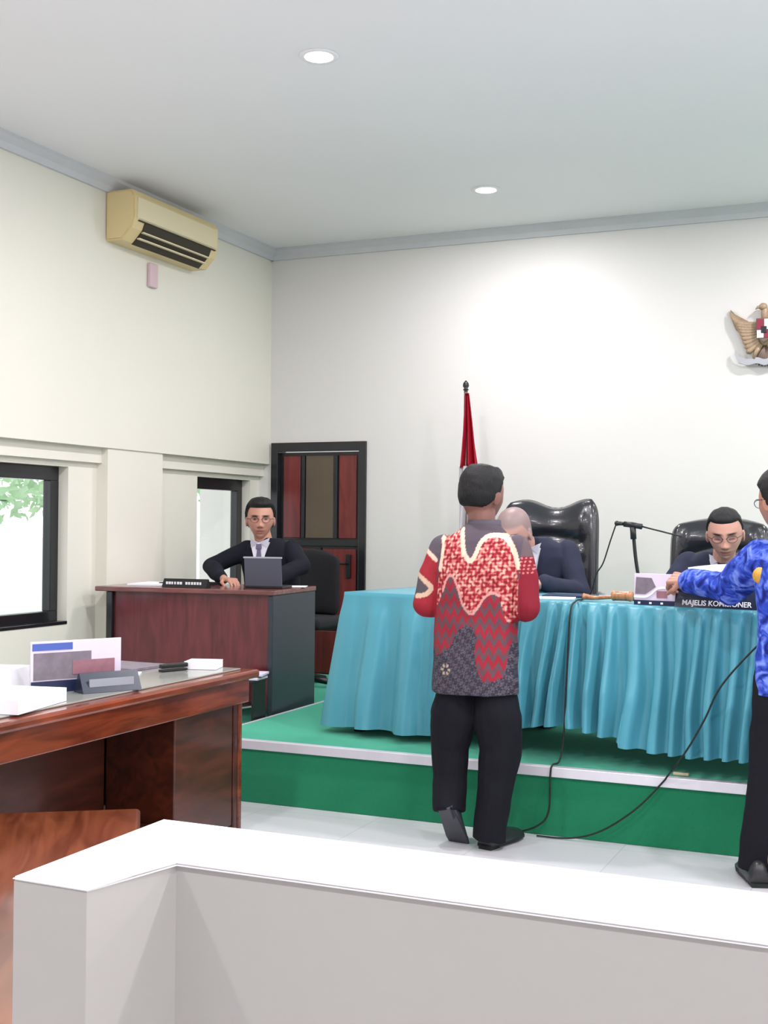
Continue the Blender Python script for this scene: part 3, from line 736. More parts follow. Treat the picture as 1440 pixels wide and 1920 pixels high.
# ================================================================== people
def ring_loft(bm, secs, seg=28, ax=None):
    """secs: (cx, cy, cz, rx, ry[, tilt]) horizontal ellipses bottom to top"""
    rings = []
    for s_ in secs:
        cx_, cy_, cz_, rx_, ry_ = s_[:5]
        rings.append([bm.verts.new((cx_ + rx_ * math.copysign(abs(cos(a)) ** .85, cos(a)), cy_ + ry_ * math.copysign(abs(sin(a)) ** .85, sin(a)), cz_)) for a in [2 * pi * k / seg for k in range(seg)]])
    for i in range(len(rings) - 1):
        for k in range(seg): bm.faces.new((rings[i][k], rings[i][(k + 1) % seg], rings[i + 1][(k + 1) % seg], rings[i + 1][k]))
    bm.faces.new(rings[0][::-1]); bm.faces.new(rings[-1]); return bm

def limb(bm, pts, rads, flat=None, hem=False):
    pts = [Vector(p) for p in pts]
    for i in range(len(pts) - 1):
        tube(bm, [pts[i], pts[i + 1]], [rads[i], rads[i + 1]], 16, flat=flat)
    for p, r in list(zip(pts, rads))[:len(pts) - (1 if hem else 0)]: ball(bm, p, r * .995, 16)
    return bm

def remesh(bm, vox, smooth_it=3, folds=0, fscale=9, keep=None):
    bmesh.ops.recalc_face_normals(bm, faces=bm.faces)
    me = bpy.data.meshes.new('tmp'); bm.to_mesh(me); bm.free()
    o = bpy.data.objects.new('tmp', me); COL.objects.link(o)
    md = o.modifiers.new('r', 'REMESH'); md.mode = 'VOXEL'; md.voxel_size = vox; md.adaptivity = 0
    if smooth_it:
        sm = o.modifiers.new('s', 'SMOOTH'); sm.factor = .5; sm.iterations = smooth_it
    dg = bpy.context.evaluated_depsgraph_get(); dg.update()
    out = bpy.data.meshes.new_from_object(o.evaluated_get(dg))
    bpy.data.objects.remove(o, do_unlink=True); bpy.data.meshes.remove(me)
    if folds:
        nv = len(out.vertices)
        co = [v.co.copy() for v in out.vertices]; no = [v.normal.copy() for v in out.vertices]
        for i, v in enumerate(out.vertices):
            p = co[i]
            f = noise.noise(Vector((p.x * fscale, p.y * fscale, p.z * fscale * .55 + 2 * noise.noise(p * 3)))) + .5 * noise.noise(p * fscale * 2.2)
            v.co = p + no[i] * folds * f
        out.update()
    return out

def head_frame(c, face, down=0, tilt=0, scale=1.0):
    """matrix: local +y is where the face looks, z up"""
    f = Vector((face[0], face[1], 0)).normalized(); ang = atan2(f.y, f.x) - pi / 2
    return Matrix.Translation(Vector(c)) @ Matrix.Rotation(ang, 4, 'Z') @ Matrix.Rotation(-down, 4, 'X') @ Matrix.Rotation(tilt, 4, 'Y') @ Matrix.Scale(scale, 4)

def sst(a, b, x):
    t = max(0, min(1, (x - a) / (b - a))); return t * t * (3 - 2 * t)
def g2(x, z, cx, cz, sx, sz): return exp(-((x - cx) / sx) ** 2 - ((z - cz) / sz) ** 2)
def head_point(dx, dy, dz):
    x = .077 * dx; y = .097 * dy; z = (.118 if dz < 0 else .112) * dz
    if 0 < dz < .999:
        k0 = (1 - dz ** 2.6) ** (1 / 2.35) / sqrt(1 - dz * dz); x *= k0; y *= 1 + (k0 - 1) * .8
    # jaw narrows, face plane flattened, nape pulled in
    lo_ = sst(0.0, -.115, z)
    x *= 1 - .30 * lo_ * (1 if y > -.02 else .6)
    if y > 0: y *= 1 - .10 * sst(.02, .10, z) ; y += .012 * lo_ * (1 if abs(x) < .05 else .5)
    else: y *= 1 - .38 * sst(-.01, -.10, z)
    if y > .02:
        k = sst(.02, .06, y)
        ax = abs(x)
        y += k * (.004 * g2(ax, z, .025, .030, .020, .007) - .011 * g2(ax, z, .032, .008, .015, .011)
                  + .010 * g2(ax, z, 0, .0, .0075, .028) + .021 * g2(ax, z, 0, -.030, .011, .013) + .010 * g2(ax, z, .012, -.035, .008, .008)
                  + .005 * g2(ax, z, .045, -.018, .018, .018)
                  + .007 * g2(ax, z, 0, -.058, .022, .006) + .007 * g2(ax, z, 0, -.071, .018, .006) - .005 * g2(ax, z, 0, -.0645, .022, .003)
                  + .008 * g2(ax, z, 0, -.095, .018, .014) - .004 * g2(ax, z, 0, -.082, .02, .005))
    return Vector((x, y, z))
def head_mesh(bm, mx, off=None, nu=72, nv=56):
    rows = []
    for j in range(1, nv):
        th = pi * j / nv; row = []
        for i in range(nu):
            a = 2 * pi * i / nu; d = (sin(th) * cos(a), sin(th) * sin(a), cos(th)); p = head_point(*d)
            if off: p = p + Vector(d) * off(p)
            row.append(bm.verts.new(mx @ p))
        rows.append(row)
    pt = head_point(0, 0, 1); pb = head_point(0, 0, -1)
    if off: pt = pt + Vector((0, 0, 1)) * off(pt); pb = pb + Vector((0, 0, -1)) * off(pb)
    t = bm.verts.new(mx @ pt); b = bm.verts.new(mx @ pb)
    for j in range(len(rows) - 1):
        for i in range(nu): bm.faces.new((rows[j][i], rows[j][(i + 1) % nu], rows[j + 1][(i + 1) % nu], rows[j + 1][i]))
    for i in range(nu):
        bm.faces.new((t, rows[0][(i + 1) % nu], rows[0][i])); bm.faces.new((b, rows[-1][i], rows[-1][(i + 1) % nu]))
    if not off:
        for sx in (-1, 1):
            k = mx @ Matrix.Translation((sx * .079, -.004, -.012)) @ Matrix.Rotation(sx * -.35, 4, 'Z')
            bmesh.ops.create_uvsphere(bm, u_segments=14, v_segments=10, radius=1, matrix=k @ Matrix.Diagonal((.007, .018, .031, 1)))
            bmesh.ops.create_uvsphere(bm, u_segments=12, v_segments=8, radius=1, matrix=k @ Matrix.Translation((sx * .004, -.006, .006)) @ Matrix.Diagonal((.006, .014, .022, 1)))
    return bm
def hair_off(front=.055, side=-.02, nape=-.062, thick=.012, thin=None, recede=0):
    def f(p):
        # hairline height as a function of where on the head (front .. back)
        b = p.y / .097
        if b > .35: line = front - recede * (abs(abs(p.x) - .04) < .02) * -.01
        elif b > -.1: line = side + (front - side) * sst(-.1, .35, b)
        else: line = side + (nape - side) * sst(-.1, -.55, b)
        k = sst(line - .006, line + .008, p.z)
        th = thick * (.75 + .5 * sst(0, .1, p.z)) + .0025 * noise.noise(p * 60)
        if thin and p.z > thin: th *= .5
        return -.004 + k * (th + .004)
    return f

def paint(me, mx, skin, lips=(158, 92, 86), brow=(34, 28, 28), grey_hair=None, line=.05, lids=False):
    inv = mx.inverted(); n = len(me.vertices)
    at = me.color_attributes.new('Col', 'FLOAT_COLOR', 'POINT')
    base = np.array(rgb(*skin)); data = np.tile(base, (n, 1))
    co = np.empty(n * 3); me.vertices.foreach_get('co', co); co = co.reshape(-1, 3)
    M4 = np.array(inv); lc = co @ M4[:3, :3].T + M4[:3, 3]
    x, y, z = lc.T; ax = np.abs(x); face = (y > .045) & (z > -.13) & (z < .13) & (ax < .09)
    def mixc(mask, c, a):
        a = (np.clip(mask, 0, 1) * a)[:, None]; data[:, :] = data * (1 - a) + np.array(rgb(*c)) * a
    G = lambda cx, cz, sx, sz: np.exp(-((ax - cx) / sx) ** 4 - ((z - cz) / sz) ** 4) * face
    mixc(G(.032, .0245, .020, .0055), brow, .95)
    mixc(G(.032, .005, .018, .008), (96, 62, 54), .5)
    if lids: mixc(G(.032, .000, .015, .0042), (52, 34, 32), .9)
    else:
        mixc(G(.032, .004, .0125, .0035), (176, 158, 152), .6); mixc(G(.032, .0045, .0075, .0042), (28, 20, 18), 1); mixc(G(.032, .0085, .0135, .0018), (40, 28, 26), .8)
    mixc(G(0, -.064, .024, .010), lips, .7)
    mixc(G(0, -.0645, .022, .002), (84, 44, 44), .8)
    mixc(G(.010, -.040, .005, .003), (90, 50, 46), .6)
    mixc(np.exp(-((ax - .045) / .02) ** 2 - ((z + .02) / .02) ** 2) * face, (204, 128, 112), .25)
    mixc(np.exp(-((ax) / .012) ** 2 - ((z + .028) / .016) ** 2) * face, (206, 130, 114), .25)
    if grey_hair:
        b = y / .097
        ln = np.where(b > .35, line, np.where(b > -.1, -.02 + (line + .02) * np.clip((b + .1) / .45, 0, 1), -.02 - .045 * np.clip((-.1 - b) / .45, 0, 1)))
        m_ = np.clip((z - ln + .006) / .014, 0, 1) * (z > -.08) * (np.sqrt(x * x + y * y + z * z) < .16)
        mixc(m_, grey_hair, .75)
    at.data.foreach_set('color', data.astype(np.float32).ravel())

def hand(bm, wrist, dir_, normal, side, curl=.5, spread=.06, s=1.0, thumb_in=.4):
    """wrist point, pointing direction, palm normal (out of the palm), side=+1: thumb on the dir x normal side"""
    d = Vector(dir_).normalized(); n = Vector(normal); n = (n - d * n.dot(d)).normalized(); t = d.cross(n) * side
    w_ = Vector(wrist)
    # palm: four metacarpal rods, flattened
    for k, o_ in enumerate((.030, .011, -.009, -.028)):
        limb(bm, [w_ + t * o_ * .55 * s, w_ + d * .085 * s + t * o_ * s], [.015 * s, .0125 * s])
    lens = ((.040, .024, .020), (.044, .028, .022), (.041, .026, .021), (.032, .020, .018))
    for k, o_ in enumerate((.031, .0105, -.0105, -.030)):
        p = w_ + d * (.088 - .006 * abs(k - 1)) * s + t * o_ * s; a = .15; pts = [p]; dd = (d + t * (spread * (1.5 - k))).normalized()
        for q, ln in enumerate(lens[k]):
            a += curl * (1, 1.15, .8)[q] * (1 + .08 * k)
            v = dd * cos(a) + n * sin(a); p = p + v * ln * s; pts.append(p)
        limb(bm, pts, [.0098 * s, .0090 * s, .0084 * s, .0072 * s])
    p = w_ + d * .022 * s + t * .022 * s
    v1 = (d * .55 + t * .75 + n * .35).normalized(); v2 = (d * .9 + t * (.45 - thumb_in) + n * .5).normalized()
    limb(bm, [p, p + v1 * .042 * s, p + v1 * .042 * s + v2 * .033 * s, p + v1 * .042 * s + v2 * .058 * s + n * .003], [.014 * s, .0115 * s, .0098 * s, .008 * s])
    return bm

def skin_obj(bm, mx, parent, skin, vox=.0042, **kw):
    me = remesh(bm, vox, 2); paint(me, mx, skin, **kw)
    me.name = 'body'; return link('body', me, M['skin'], parent, True)
def cloth_obj(name, bm, mt, parent, vox=.006, sm=5, folds=.006, fscale=9):
    me = remesh(bm, vox, sm, folds, fscale); me.name = name
    return link(name, me, M[mt] if isinstance(mt, str) else mt, parent, True)
def hair_obj(mx, parent, f, mt='hair'):
    bm = bmesh.new(); head_mesh(bm, mx, f, 64, 48); return obj('hair', bm, M[mt], parent, True)

def shoe(name, parent, p, d, pitch_=0, mt='shoe'):
    """p heel point on ground, d direction"""
    ang = atan2(d[1], d[0]) - pi / 2
    mx = Matrix.Translation(Vector(p)) @ Matrix.Rotation(ang, 4, 'Z') @ Matrix.Translation((0, .22, 0)) @ Matrix.Rotation(-pitch_, 4, 'X') @ Matrix.Translation((0, -.22, 0))
    bm = bmesh.new()
    secs = [(0, .038, .075), (.03, .046, .092), (.09, .046, .086), (.15, .050, .064), (.21, .052, .050), (.26, .044, .038), (.29, .022, .026)]
    rings = []
    for y, hw_, hh in secs:
        rings.append([bm.verts.new(mx @ Vector((hw_ * cos(a) * (1 if sin(a) < .2 else .85), y, max(.004, .012 + (hh - .012) * max(0, sin(a)) if sin(a) > 0 else .012 * (1 + sin(a)))))) for a in [2 * pi * k / 20 for k in range(20)]])
    for i in range(len(rings) - 1):
        for k in range(20): bm.faces.new((rings[i][k], rings[i][(k + 1) % 20], rings[i + 1][(k + 1) % 20], rings[i + 1][k]))
    bm.faces.new(rings[0][::-1]); bm.faces.new(rings[-1])
    o = obj(name, bm, M[mt], parent, True)
    bm = bmesh.new(); pl = [(-.038, 0), (-.046, .10), (-.054, .2), (-.044, .265), (-.018, .297), (.018, .297), (.044, .265), (.054, .2), (.046, .10), (.038, 0)]
    prism(bm, pl, 'z', 0, .012); box(bm, -.032, .032, 0, .07, -.012, .002)
    bmesh.ops.transform(bm, matrix=mx, verts=bm.verts); obj('sole', bm, M['rubber' if mt == 'shoe' else mt], o)
    return o

def spectacles(parent, mx):
    bm = bmesh.new()
    for sx in (-1, 1):
        c_ = Vector((sx * .033, .098, .004)); pts = [c_ + Vector((.023 * cos(a), -.004 * abs(cos(a)) * (1 if sx * cos(a) > 0 else 0), .017 * sin(a))) for a in [2 * pi * k / 20 for k in range(21)]]
        tube(bm, [mx @ p for p in pts], .0014, 6)
        tube(bm, [mx @ Vector(p) for p in ((sx * .056, .094, .008), (sx * .079, .05, .008), (sx * .083, -.01, .004))], .0016, 6)
    tube(bm, [mx @ Vector(p) for p in ((-.010, .099, .006), (0, .103, .009), (.010, .099, .006))], .0014, 6)
    g = obj('glasses', bm, M['glasses'], parent, True)
    for sx in (-1, 1):
        bm = bmesh.new()
        c_ = Vector((sx * .033, .097, .004)); vs = [bm.verts.new(mx @ (c_ + Vector((.022 * cos(a), 0, .016 * sin(a))))) for a in [2 * pi * k / 20 for k in range(20)]]; bm.faces.new(vs)
        bmesh.ops.solidify(bm, geom=bm.faces, thickness=.001)
        obj('lens', bm, M['lens'], g)

# ---------------- 1. man in red batik shirt, from behind
P1 = thing('person', 'standing man in red patterned batik shirt and black trousers, seen from behind', 'person', (-1.80, 5.17, 0))
hm = head_frame((-.008, .075, 1.566), (.32, 1), .12, .05, 1.16)
bm = bmesh.new(); head_mesh(bm, hm)
limb(bm, [(.0, .05, 1.38), (-.004, .065, 1.50)], [.062, .062])
ring_loft(bm, [(0, 0, .82, .14, .09), (0, 0, 1.0, .14, .09), (0, .02, 1.25, .16, .10), (0, .03, 1.38, .10, .07)])
for sx in (-1, 1):
    limb(bm, [(sx * .16, .03, 1.34), (sx * .215, -.01, 1.06), (sx * .07, .24, 1.05)], [.045, .036, .026])
    hand(bm, (sx * .07, .24, 1.05), (-sx * .5, .8, .02), (0, 0, -1), -sx, .35)
    limb(bm, [(sx * .09, 0, .86), (sx * .10, .01, .48), (sx * .08 - .02, -.02 if sx < 0 else 0, .25 if sx < 0 else .10)], [.07, .045, .035])
skin_obj(bm, hm, P1, (128, 88, 78))
hair_obj(hm, P1, hair_off(.06, -.025, -.055, .011, thin=.10))
bm = bmesh.new()
ring_loft(bm, [(-.005, -.005, .685, .196, .128), (-.005, -.005, .80, .194, .128), (-.005, 0, .95, .188, .12), (0, .01, 1.10, .192, .122), (.0, .02, 1.22, .205, .125), (.0, .028, 1.30, .205, .115), (.003, .035, 1.355, .175, .10), (.008, .04, 1.395, .115, .085), (.012, .05, 1.43, .075, .07)], 40)
for sx in (-1, 1):
    limb(bm, [(sx * .175, .03, 1.325), (sx * .215, .005, 1.20), (sx * .235, -.02, 1.07), (sx * .16, .12, 1.05), (sx * .09, .22, 1.05)], [.062, .062, .060, .052, .044])
me = remesh(bm, .0045, 6, .007, 7)
# batik colours follow the cloth
def batik(me):
    n = len(me.vertices); co = np.empty(n * 3); me.vertices.foreach_get('co', co); co = co.reshape(-1, 3)
    U = (co[:, 0] * 425 + 893 - 760) * 5.335
    V = ((1.42 - co[:, 2]) * 430 + 987 - 960) * 5.335
    x3, y3, z3 = co.T
    def inside(poly):
        r_ = np.zeros(n, bool); m_ = len(poly)
        for i in range(m_):
            x1, y1 = poly[i]; x2, y2 = poly[(i + 1) % m_]
            c_ = ((y1 > V) != (y2 > V)); xi = (x2 - x1) * (V - y1) / ((y2 - y1) + 1e-9) + x1
            r_ ^= c_ & (U < xi)
        return r_
    def dist(pl):
        sp_ = smooth_path([(a, b, 0) for a, b in pl], 6); d_ = np.full(n, 1e9)
        for i in range(len(sp_) - 1):
            ax_, ay_ = sp_[i].x, sp_[i].y; bx_, by_ = sp_[i + 1].x, sp_[i + 1].y; L2 = (bx_ - ax_) ** 2 + (by_ - ay_) ** 2 + 1e-9
            t = np.clip(((U - ax_) * (bx_ - ax_) + (V - ay_) * (by_ - ay_)) / L2, 0, 1)
            d_ = np.minimum(d_, np.hypot(U - ax_ - t * (bx_ - ax_), V - ay_ - t * (by_ - ay_)))
        return d_
    C = lambda *a: np.array(rgb(*a)[:3])
    col = np.tile(C(84, 74, 84), (n, 1))
    spk = np.sin(U * .16 + 1.7 * np.sin(V * .09)) * np.sin(V * .15 + 1.5 * np.sin(U * .11))
    topc = [(570, 170), (600, 280), (630, 400), (700, 490), (755, 430), (790, 320), (850, 245), (930, 228), (1020, 245), (1110, 350), (1180, 550)]
    leftc = [(345, 230), (370, 330), (385, 430), (372, 585)]
    botc = [(420, 800), (450, 690), (500, 640), (545, 665), (600, 780), (650, 930), (735, 1020), (800, 960), (870, 850), (950, 805), (1005, 830)]
    A = [(345, 180), (570, 170), (600, 280), (630, 400), (700, 490), (755, 430), (790, 320), (850, 245), (930, 228), (1020, 245), (1110, 350), (1180, 550), (1190, 1000), (1120, 1120), (1070, 1080), (1005, 830), (950, 805), (870, 850), (800, 960), (735, 1020), (650, 930), (600, 780), (545, 665), (500, 640), (450, 690), (420, 800), (330, 1000), (360, 585), (385, 430), (370, 330)]
    inA = inside(A)
    # below the lower curve: chevrons
    chev = V > 600
    zig = np.abs(((U / 92.) % 1) - .5) * 2 * 95
    band = ((V + zig) / 150.) % 1
    red = band < .52
    inC_poly = [(-400, 1420), (280, 1300), (350, 1450), (430, 1430), (520, 1350), (600, 1190), (680, 1135), (750, 1140), (800, 1240), (785, 1400), (810, 1560), (880, 1690), (980, 1680), (1060, 1640), (1090, 1450), (1110, 1300), (1600, 1300), (1600, 2200), (-400, 2200)]
    inC = inside(inC_poly)
    zone = chev & ~inA
    col[zone] = C(92, 70, 78); col[zone & red] = C(150, 36, 52)
    dk = inC
    col[dk] = C(66, 60, 70); col[dk & (spk > .35)] = C(96, 92, 104); col[dk & (spk < -.45)] = C(38, 38, 54)
    r_ = np.hypot(U - 480, V - 1585); th = np.arctan2(V - 1585, U - 480)
    col[(r_ > 26) & (r_ < 58) & (np.cos(th * 6) > -.2)] = C(176, 160, 140)
    # red and cream field
    pat = np.sin(U * .066 + 1.3 * np.sin(V * .04)) * np.sin(V * .060 + 1.1 * np.sin(U * .055))
    pat2 = np.sin((U + V) * .090) * np.sin((U - V) * .082)
    f_ = pat + .7 * pat2
    col[inA] = C(158, 40, 52); col[inA & (f_ > .05)] = C(196, 118, 112); col[inA & (f_ > .65)] = C(222, 176, 160); col[inA & (f_ < -.75)] = C(120, 22, 36)
    # shoulder pieces outside
    cream = C(226, 196, 176)
    back = np.ones(n, bool)
    w1_ = (dist(topc) < 24) | (dist(leftc) < 20); w2_ = dist(botc) < 12
    col[w1_ & (V < 620)] = cream; col[w2_] = C(206, 150, 142)
    # sleeves
    sl = (U < 335) & (V < 1150)
    col[sl] = C(150, 38, 50)
    col[sl & (V < 420 + (U - 170) * .55)] = C(88, 80, 90)
    col[sl & (dist([(150, 380), (230, 430), (300, 490)]) < 22)] = cream
    dm = dist([(100, 640), (190, 700), (262, 770), (220, 840), (110, 860)])
    col[sl & inside([(0, 620), (120, 650), (250, 770), (210, 845), (0, 860)])] = C(84, 78, 84)
    col[sl & (dm < 24)] = C(206, 176, 152)
    sr = (U > 1195) & (V < 1150)
    col[sr] = C(128, 26, 42); col[sr & (pat2 > .45) & (V < 620)] = C(200, 120, 116); col[sr & (V < 440)] = C(100, 84, 88)
    at = me.color_attributes.new('Col', 'FLOAT_COLOR', 'POINT')
    at.data.foreach_set('color', np.hstack([col, np.ones((n, 1))]).astype(np.float32).ravel())
batik(me); me.name = 'shirt'; sh1 = link('shirt', me, M['batik'], P1, True)
bm = bmesh.new(); ring_loft(bm, [(.012, .048, 1.405, .080, .075), (.014, .055, 1.45, .072, .070), (.014, .055, 1.452, .06, .06)], 32)
obj('collar', bm, mat('collar_cloth', rgb(84, 76, 88), .8), sh1, True)
bm = bmesh.new()
ring_loft(bm, [(0, 0, .70, .172, .105), (0, 0, .90, .165, .10)], 32)
limb(bm, [(-.085, 0, .72), (-.102, .0, .58), (-.128, .02, .44), (-.125, .01, .30), (-.106, -.045, .155)], [.088, .106, .088, .078, .072], hem=True)
limb(bm, [(.085, 0, .72), (.100, .0, .58), (.108, .02, .44), (.092, .01, .28), (.062, .0, .035)], [.088, .106, .095, .084, .074], hem=True)
cloth_obj('trousers', bm, 'trousers', P1, .006, 5, .008, 7)
shoe('shoe', P1, (-.125, -.19, .012), (.15, 1), .95, 'shoe_grey')
shoe('shoe', P1, (.055, -.03, .012), (.25, 1), 0, 'shoe')

# ---------------- seated helper
def suit(parent, cx_, cy_, zs, arms, lean=(0, -.1), mt='suit_navy', sw=.20, hipz=.46, coll=None, tie='tie', neck=None, tieside=True, hip=None):
    """zs shoulder height; arms list of point lists"""
    lx, ly = lean; hx_, hy_ = hip if hip else (cx_ - lx, cy_ - ly)
    bm = bmesh.new()
    secs = []
    for f_, rx_, ry_ in ((0, .19, .15), (.2, .19, .15), (.45, .185, .14), (.7, .205, .135), (.86, .21, .12), (.95, .175, .10), (1.03, .10, .075), (1.06, .075, .06)):
        secs.append((hx_ + (cx_ - hx_) * f_, hy_ + (cy_ - hy_) * f_, hipz + (zs - hipz) * f_, rx_ * sw / .205, ry_))
    ring_loft(bm, secs, 36)
    for a in arms: limb(bm, a, [.068, .060, .056, .047][:len(a)] if len(a) == 4 else [.068, .058, .046])
    return cloth_obj('suit_jacket', bm, mt, parent, .0065, 5, .008, 7)

def seated_legs(parent, x, y0, y1, z, mt='trousers', foot_z=.0):
    bm = bmesh.new()
    for sx in (-1, 1): limb(bm, [(x + sx * .09, y0, z + .09), (x + sx * .12, y1, z + .10), (x + sx * .12, y1 - .02, foot_z + .13)], [.09, .075, .06])
    cloth_obj('trousers', bm, mt, parent, .01, 4, .004)
    for sx in (-1, 1): shoe('shoe', parent, (x + sx * .12, y1 + .05, foot_z + .012), (0, -1))

def collar_tie(parent, jacket_front, chest, mx_rot, tie_mt, size=1.0):
    """white shirt wedge and tie on the chest; jacket_front = point at the throat, chest = lower point"""
    a = Vector(jacket_front); b = Vector(chest); d = (b - a); f = Vector(mx_rot).normalized(); s_ = d.cross(f).normalized()
    bm = bmesh.new()
    for w0, dep in ((.065 * size, .0),):
        v = [a + s_ * w0 + f * .0, a - s_ * w0, b + f * .006]
        top = [bm.verts.new(p + f * .012) for p in v]; bot = [bm.verts.new(p - f * .03) for p in v]
        bm.faces.new(top); bm.faces.new(bot[::-1])
        for i in range(3): bm.faces.new((top[i], bot[i], bot[(i + 1) % 3], top[(i + 1) % 3]))
    sh = obj('shirt_front', bm, M['shirt_white'], parent)
    bm = bmesh.new()
    k0 = a + d * .05; prof = [(0, .018), (.12, .022), (.18, .013), (.75, .030), (1.0, .004)]
    L_ = []; R_ = []
    for t, w0 in prof:
        p = k0 + d * t * .95 + f * (.018 + .004 * (t < .15)); L_.append(bm.verts.new(p + s_ * w0 * size)); R_.append(bm.verts.new(p - s_ * w0 * size))
    for i in range(len(prof) - 1): bm.faces.new((L_[i], L_[i + 1], R_[i + 1], R_[i]))
    bmesh.ops.solidify(bm, geom=bm.faces, thickness=.005)
    obj('tie', bm, M[tie_mt], parent)
    # collar wings
    bm = bmesh.new()
    for sg in (-1, 1):
        q = [a + s_ * sg * .008 + f * .02, a + s_ * sg * .07 + f * .002 - d.normalized() * .03, a + s_ * sg * .055 + f * .022 + d.normalized() * .035]
        vs = [bm.verts.new(p) for p in q]; bm.faces.new(vs)
    bmesh.ops.solidify(bm, geom=bm.faces, thickness=.004)
    obj('collar', bm, M['shirt_white'], parent)

# ---------------- 2. seated man with spectacles (right)
P2 = thing('person', 'seated man with short dark hair, spectacles and charcoal suit behind the name plate', 'person', (-.98, 6.95, S))
z0 = 1.42 - S
hm = head_frame((.055, -.38, 1.395 - S), (.12, -1), .32, .05, 1.13)
bm = bmesh.new(); head_mesh(bm, hm)
limb(bm, [(.02, -.24, z0 - .26), (.045, -.33, z0 - .12)], [.062, .058])
ring_loft(bm, [(0, -.05, .5, .13, .09), (0, -.15, .8, .14, .09), (.01, -.23, z0 - .24, .09, .07)])
ar = {}
for sx in (-1, 1):
    pts = [(sx * .17, -.22, z0 - .22), (sx * .25, -.38, z0 - .38 + .02), (sx * .12, -.56, TT - S + .052)]
    ar[sx] = pts; limb(bm, pts, [.045, .036, .028]); hand(bm, pts[-1], (-sx * .6, -.7, -.03), (0, 0, -1), sx, .35)
skin_obj(bm, hm, P2, (194, 144, 128), vox=.0033, lids=True)
hair_obj(hm, P2, hair_off(.072, -.015, -.06, .008))
spectacles(P2, hm)
jk = suit(P2, .0, -.22, z0 - .15, [[(sx * .165, -.21, z0 - .195), (sx * .25, -.33, z0 - .34), (sx * .14, -.53, TT - S + .056)] for sx in (-1, 1)], (0, -.2), 'suit_navy')
collar_tie(P2, (.035, -.335, z0 - .165), (.03, -.375, z0 - .40), (0, -1, .15), 'tie')
seated_legs(P2, 0, -.02, -.24, .42)

# ---------------- 3. bald man bending forward (left)
P3 = thing('person', 'bald seated man in dark suit with bowed head beside the standing batik-shirted man', 'person', (-2.0, 6.95, S))
hm = head_frame((-.085, -.34, 1.395 - S), (-.2, -1), .48, -.08, 1.22)
bm = bmesh.new(); head_mesh(bm, hm)
limb(bm, [(-.01, -.13, z0 - .17), (-.06, -.26, z0 - .07)], [.058, .058])
ring_loft(bm, [(0, -.02, .5, .12, .08), (0, -.09, .75, .12, .07), (.0, -.13, z0 - .20, .08, .05)])
for sx in (-1, 1):
    pts = [(sx * .17, -.15, z0 - .14), (sx * .27, -.24, z0 - .36), (sx * .10, -.50, TT - S + .052)]
    limb(bm, pts, [.045, .036, .028]); hand(bm, pts[-1], (-sx * .6, -.7, -.03), (0, 0, -1), sx, .35)
skin_obj(bm, hm, P3, (196, 150, 138), grey_hair=(128, 118, 120), line=.055, lids=True)
suit(P3, 0, -.16, z0 - .09, [[(sx * .175, -.15, z0 - .14), (sx * .27, -.24, z0 - .36), (sx * .13, -.47, TT - S + .056)] for sx in (-1, 1)], (0, -.17), 'suit_navy', .215)
collar_tie(P3, (-.02, -.255, z0 - .12), (-.01, -.29, z0 - .38), (0, -1, .15), 'tie')
seated_legs(P3, 0, -.02, -.24, .42)

# ---------------- 4. young man at the side desk
P4 = thing('person', 'young man with black hair in a black suit seated at the mahogany side desk', 'person', (-3.93, 7.20, L))
z4 = 1.42 - L
hm = head_frame((-.045, -.12, 1.455 - L), (.55, -1), .06, 0, 1.13)
bm = bmesh.new(); head_mesh(bm, hm)
limb(bm, [(-.025, -.08, z4 - .16), (-.045, -.11, z4 - .03)], [.058, .057])
ring_loft(bm, [(0, .0, .5, .13, .09), (0, -.05, .9, .14, .09), (0, -.07, z4 - .15, .09, .06)])
zt4 = 1.035 - L
A4 = [[(-.17, -.08, z4 - .15), (-.34, -.26, zt4 + .10), (-.11, -.46, zt4 + .035)], [(.17, -.07, z4 - .15), (.30, -.20, zt4 + .12), (.20, -.42, zt4 + .05)]]
limb(bm, A4[0], [.045, .036, .026]); hand(bm, A4[0][-1], (.9, -.4, .0), (0, 0, -1), -1, .35)
limb(bm, A4[1], [.045, .036, .026]); hand(bm, A4[1][-1], (-.7, -.5, -.05), (0, 0, -1), 1, .4)
skin_obj(bm, hm, P4, (190, 140, 122), vox=.0033)
hair_obj(hm, P4, hair_off(.074, -.02, -.065, .017))
spectacles(P4, hm)
suit(P4, 0, -.07, z4 - .12, [[(-.165, -.08, z4 - .17), (-.34, -.25, zt4 + .11), (-.16, -.43, zt4 + .045)], [(.165, -.07, z4 - .17), (.30, -.19, zt4 + .12), (.22, -.39, zt4 + .055)]], (0, -.07), 'suit_black', .205)
collar_tie(P4, (-.02, -.165, z4 - .115), (-.01, -.19, z4 - .35), (.1, -1, .1), 'tie_lilac')
seated_legs(P4, 0, .05, -.28, .42)

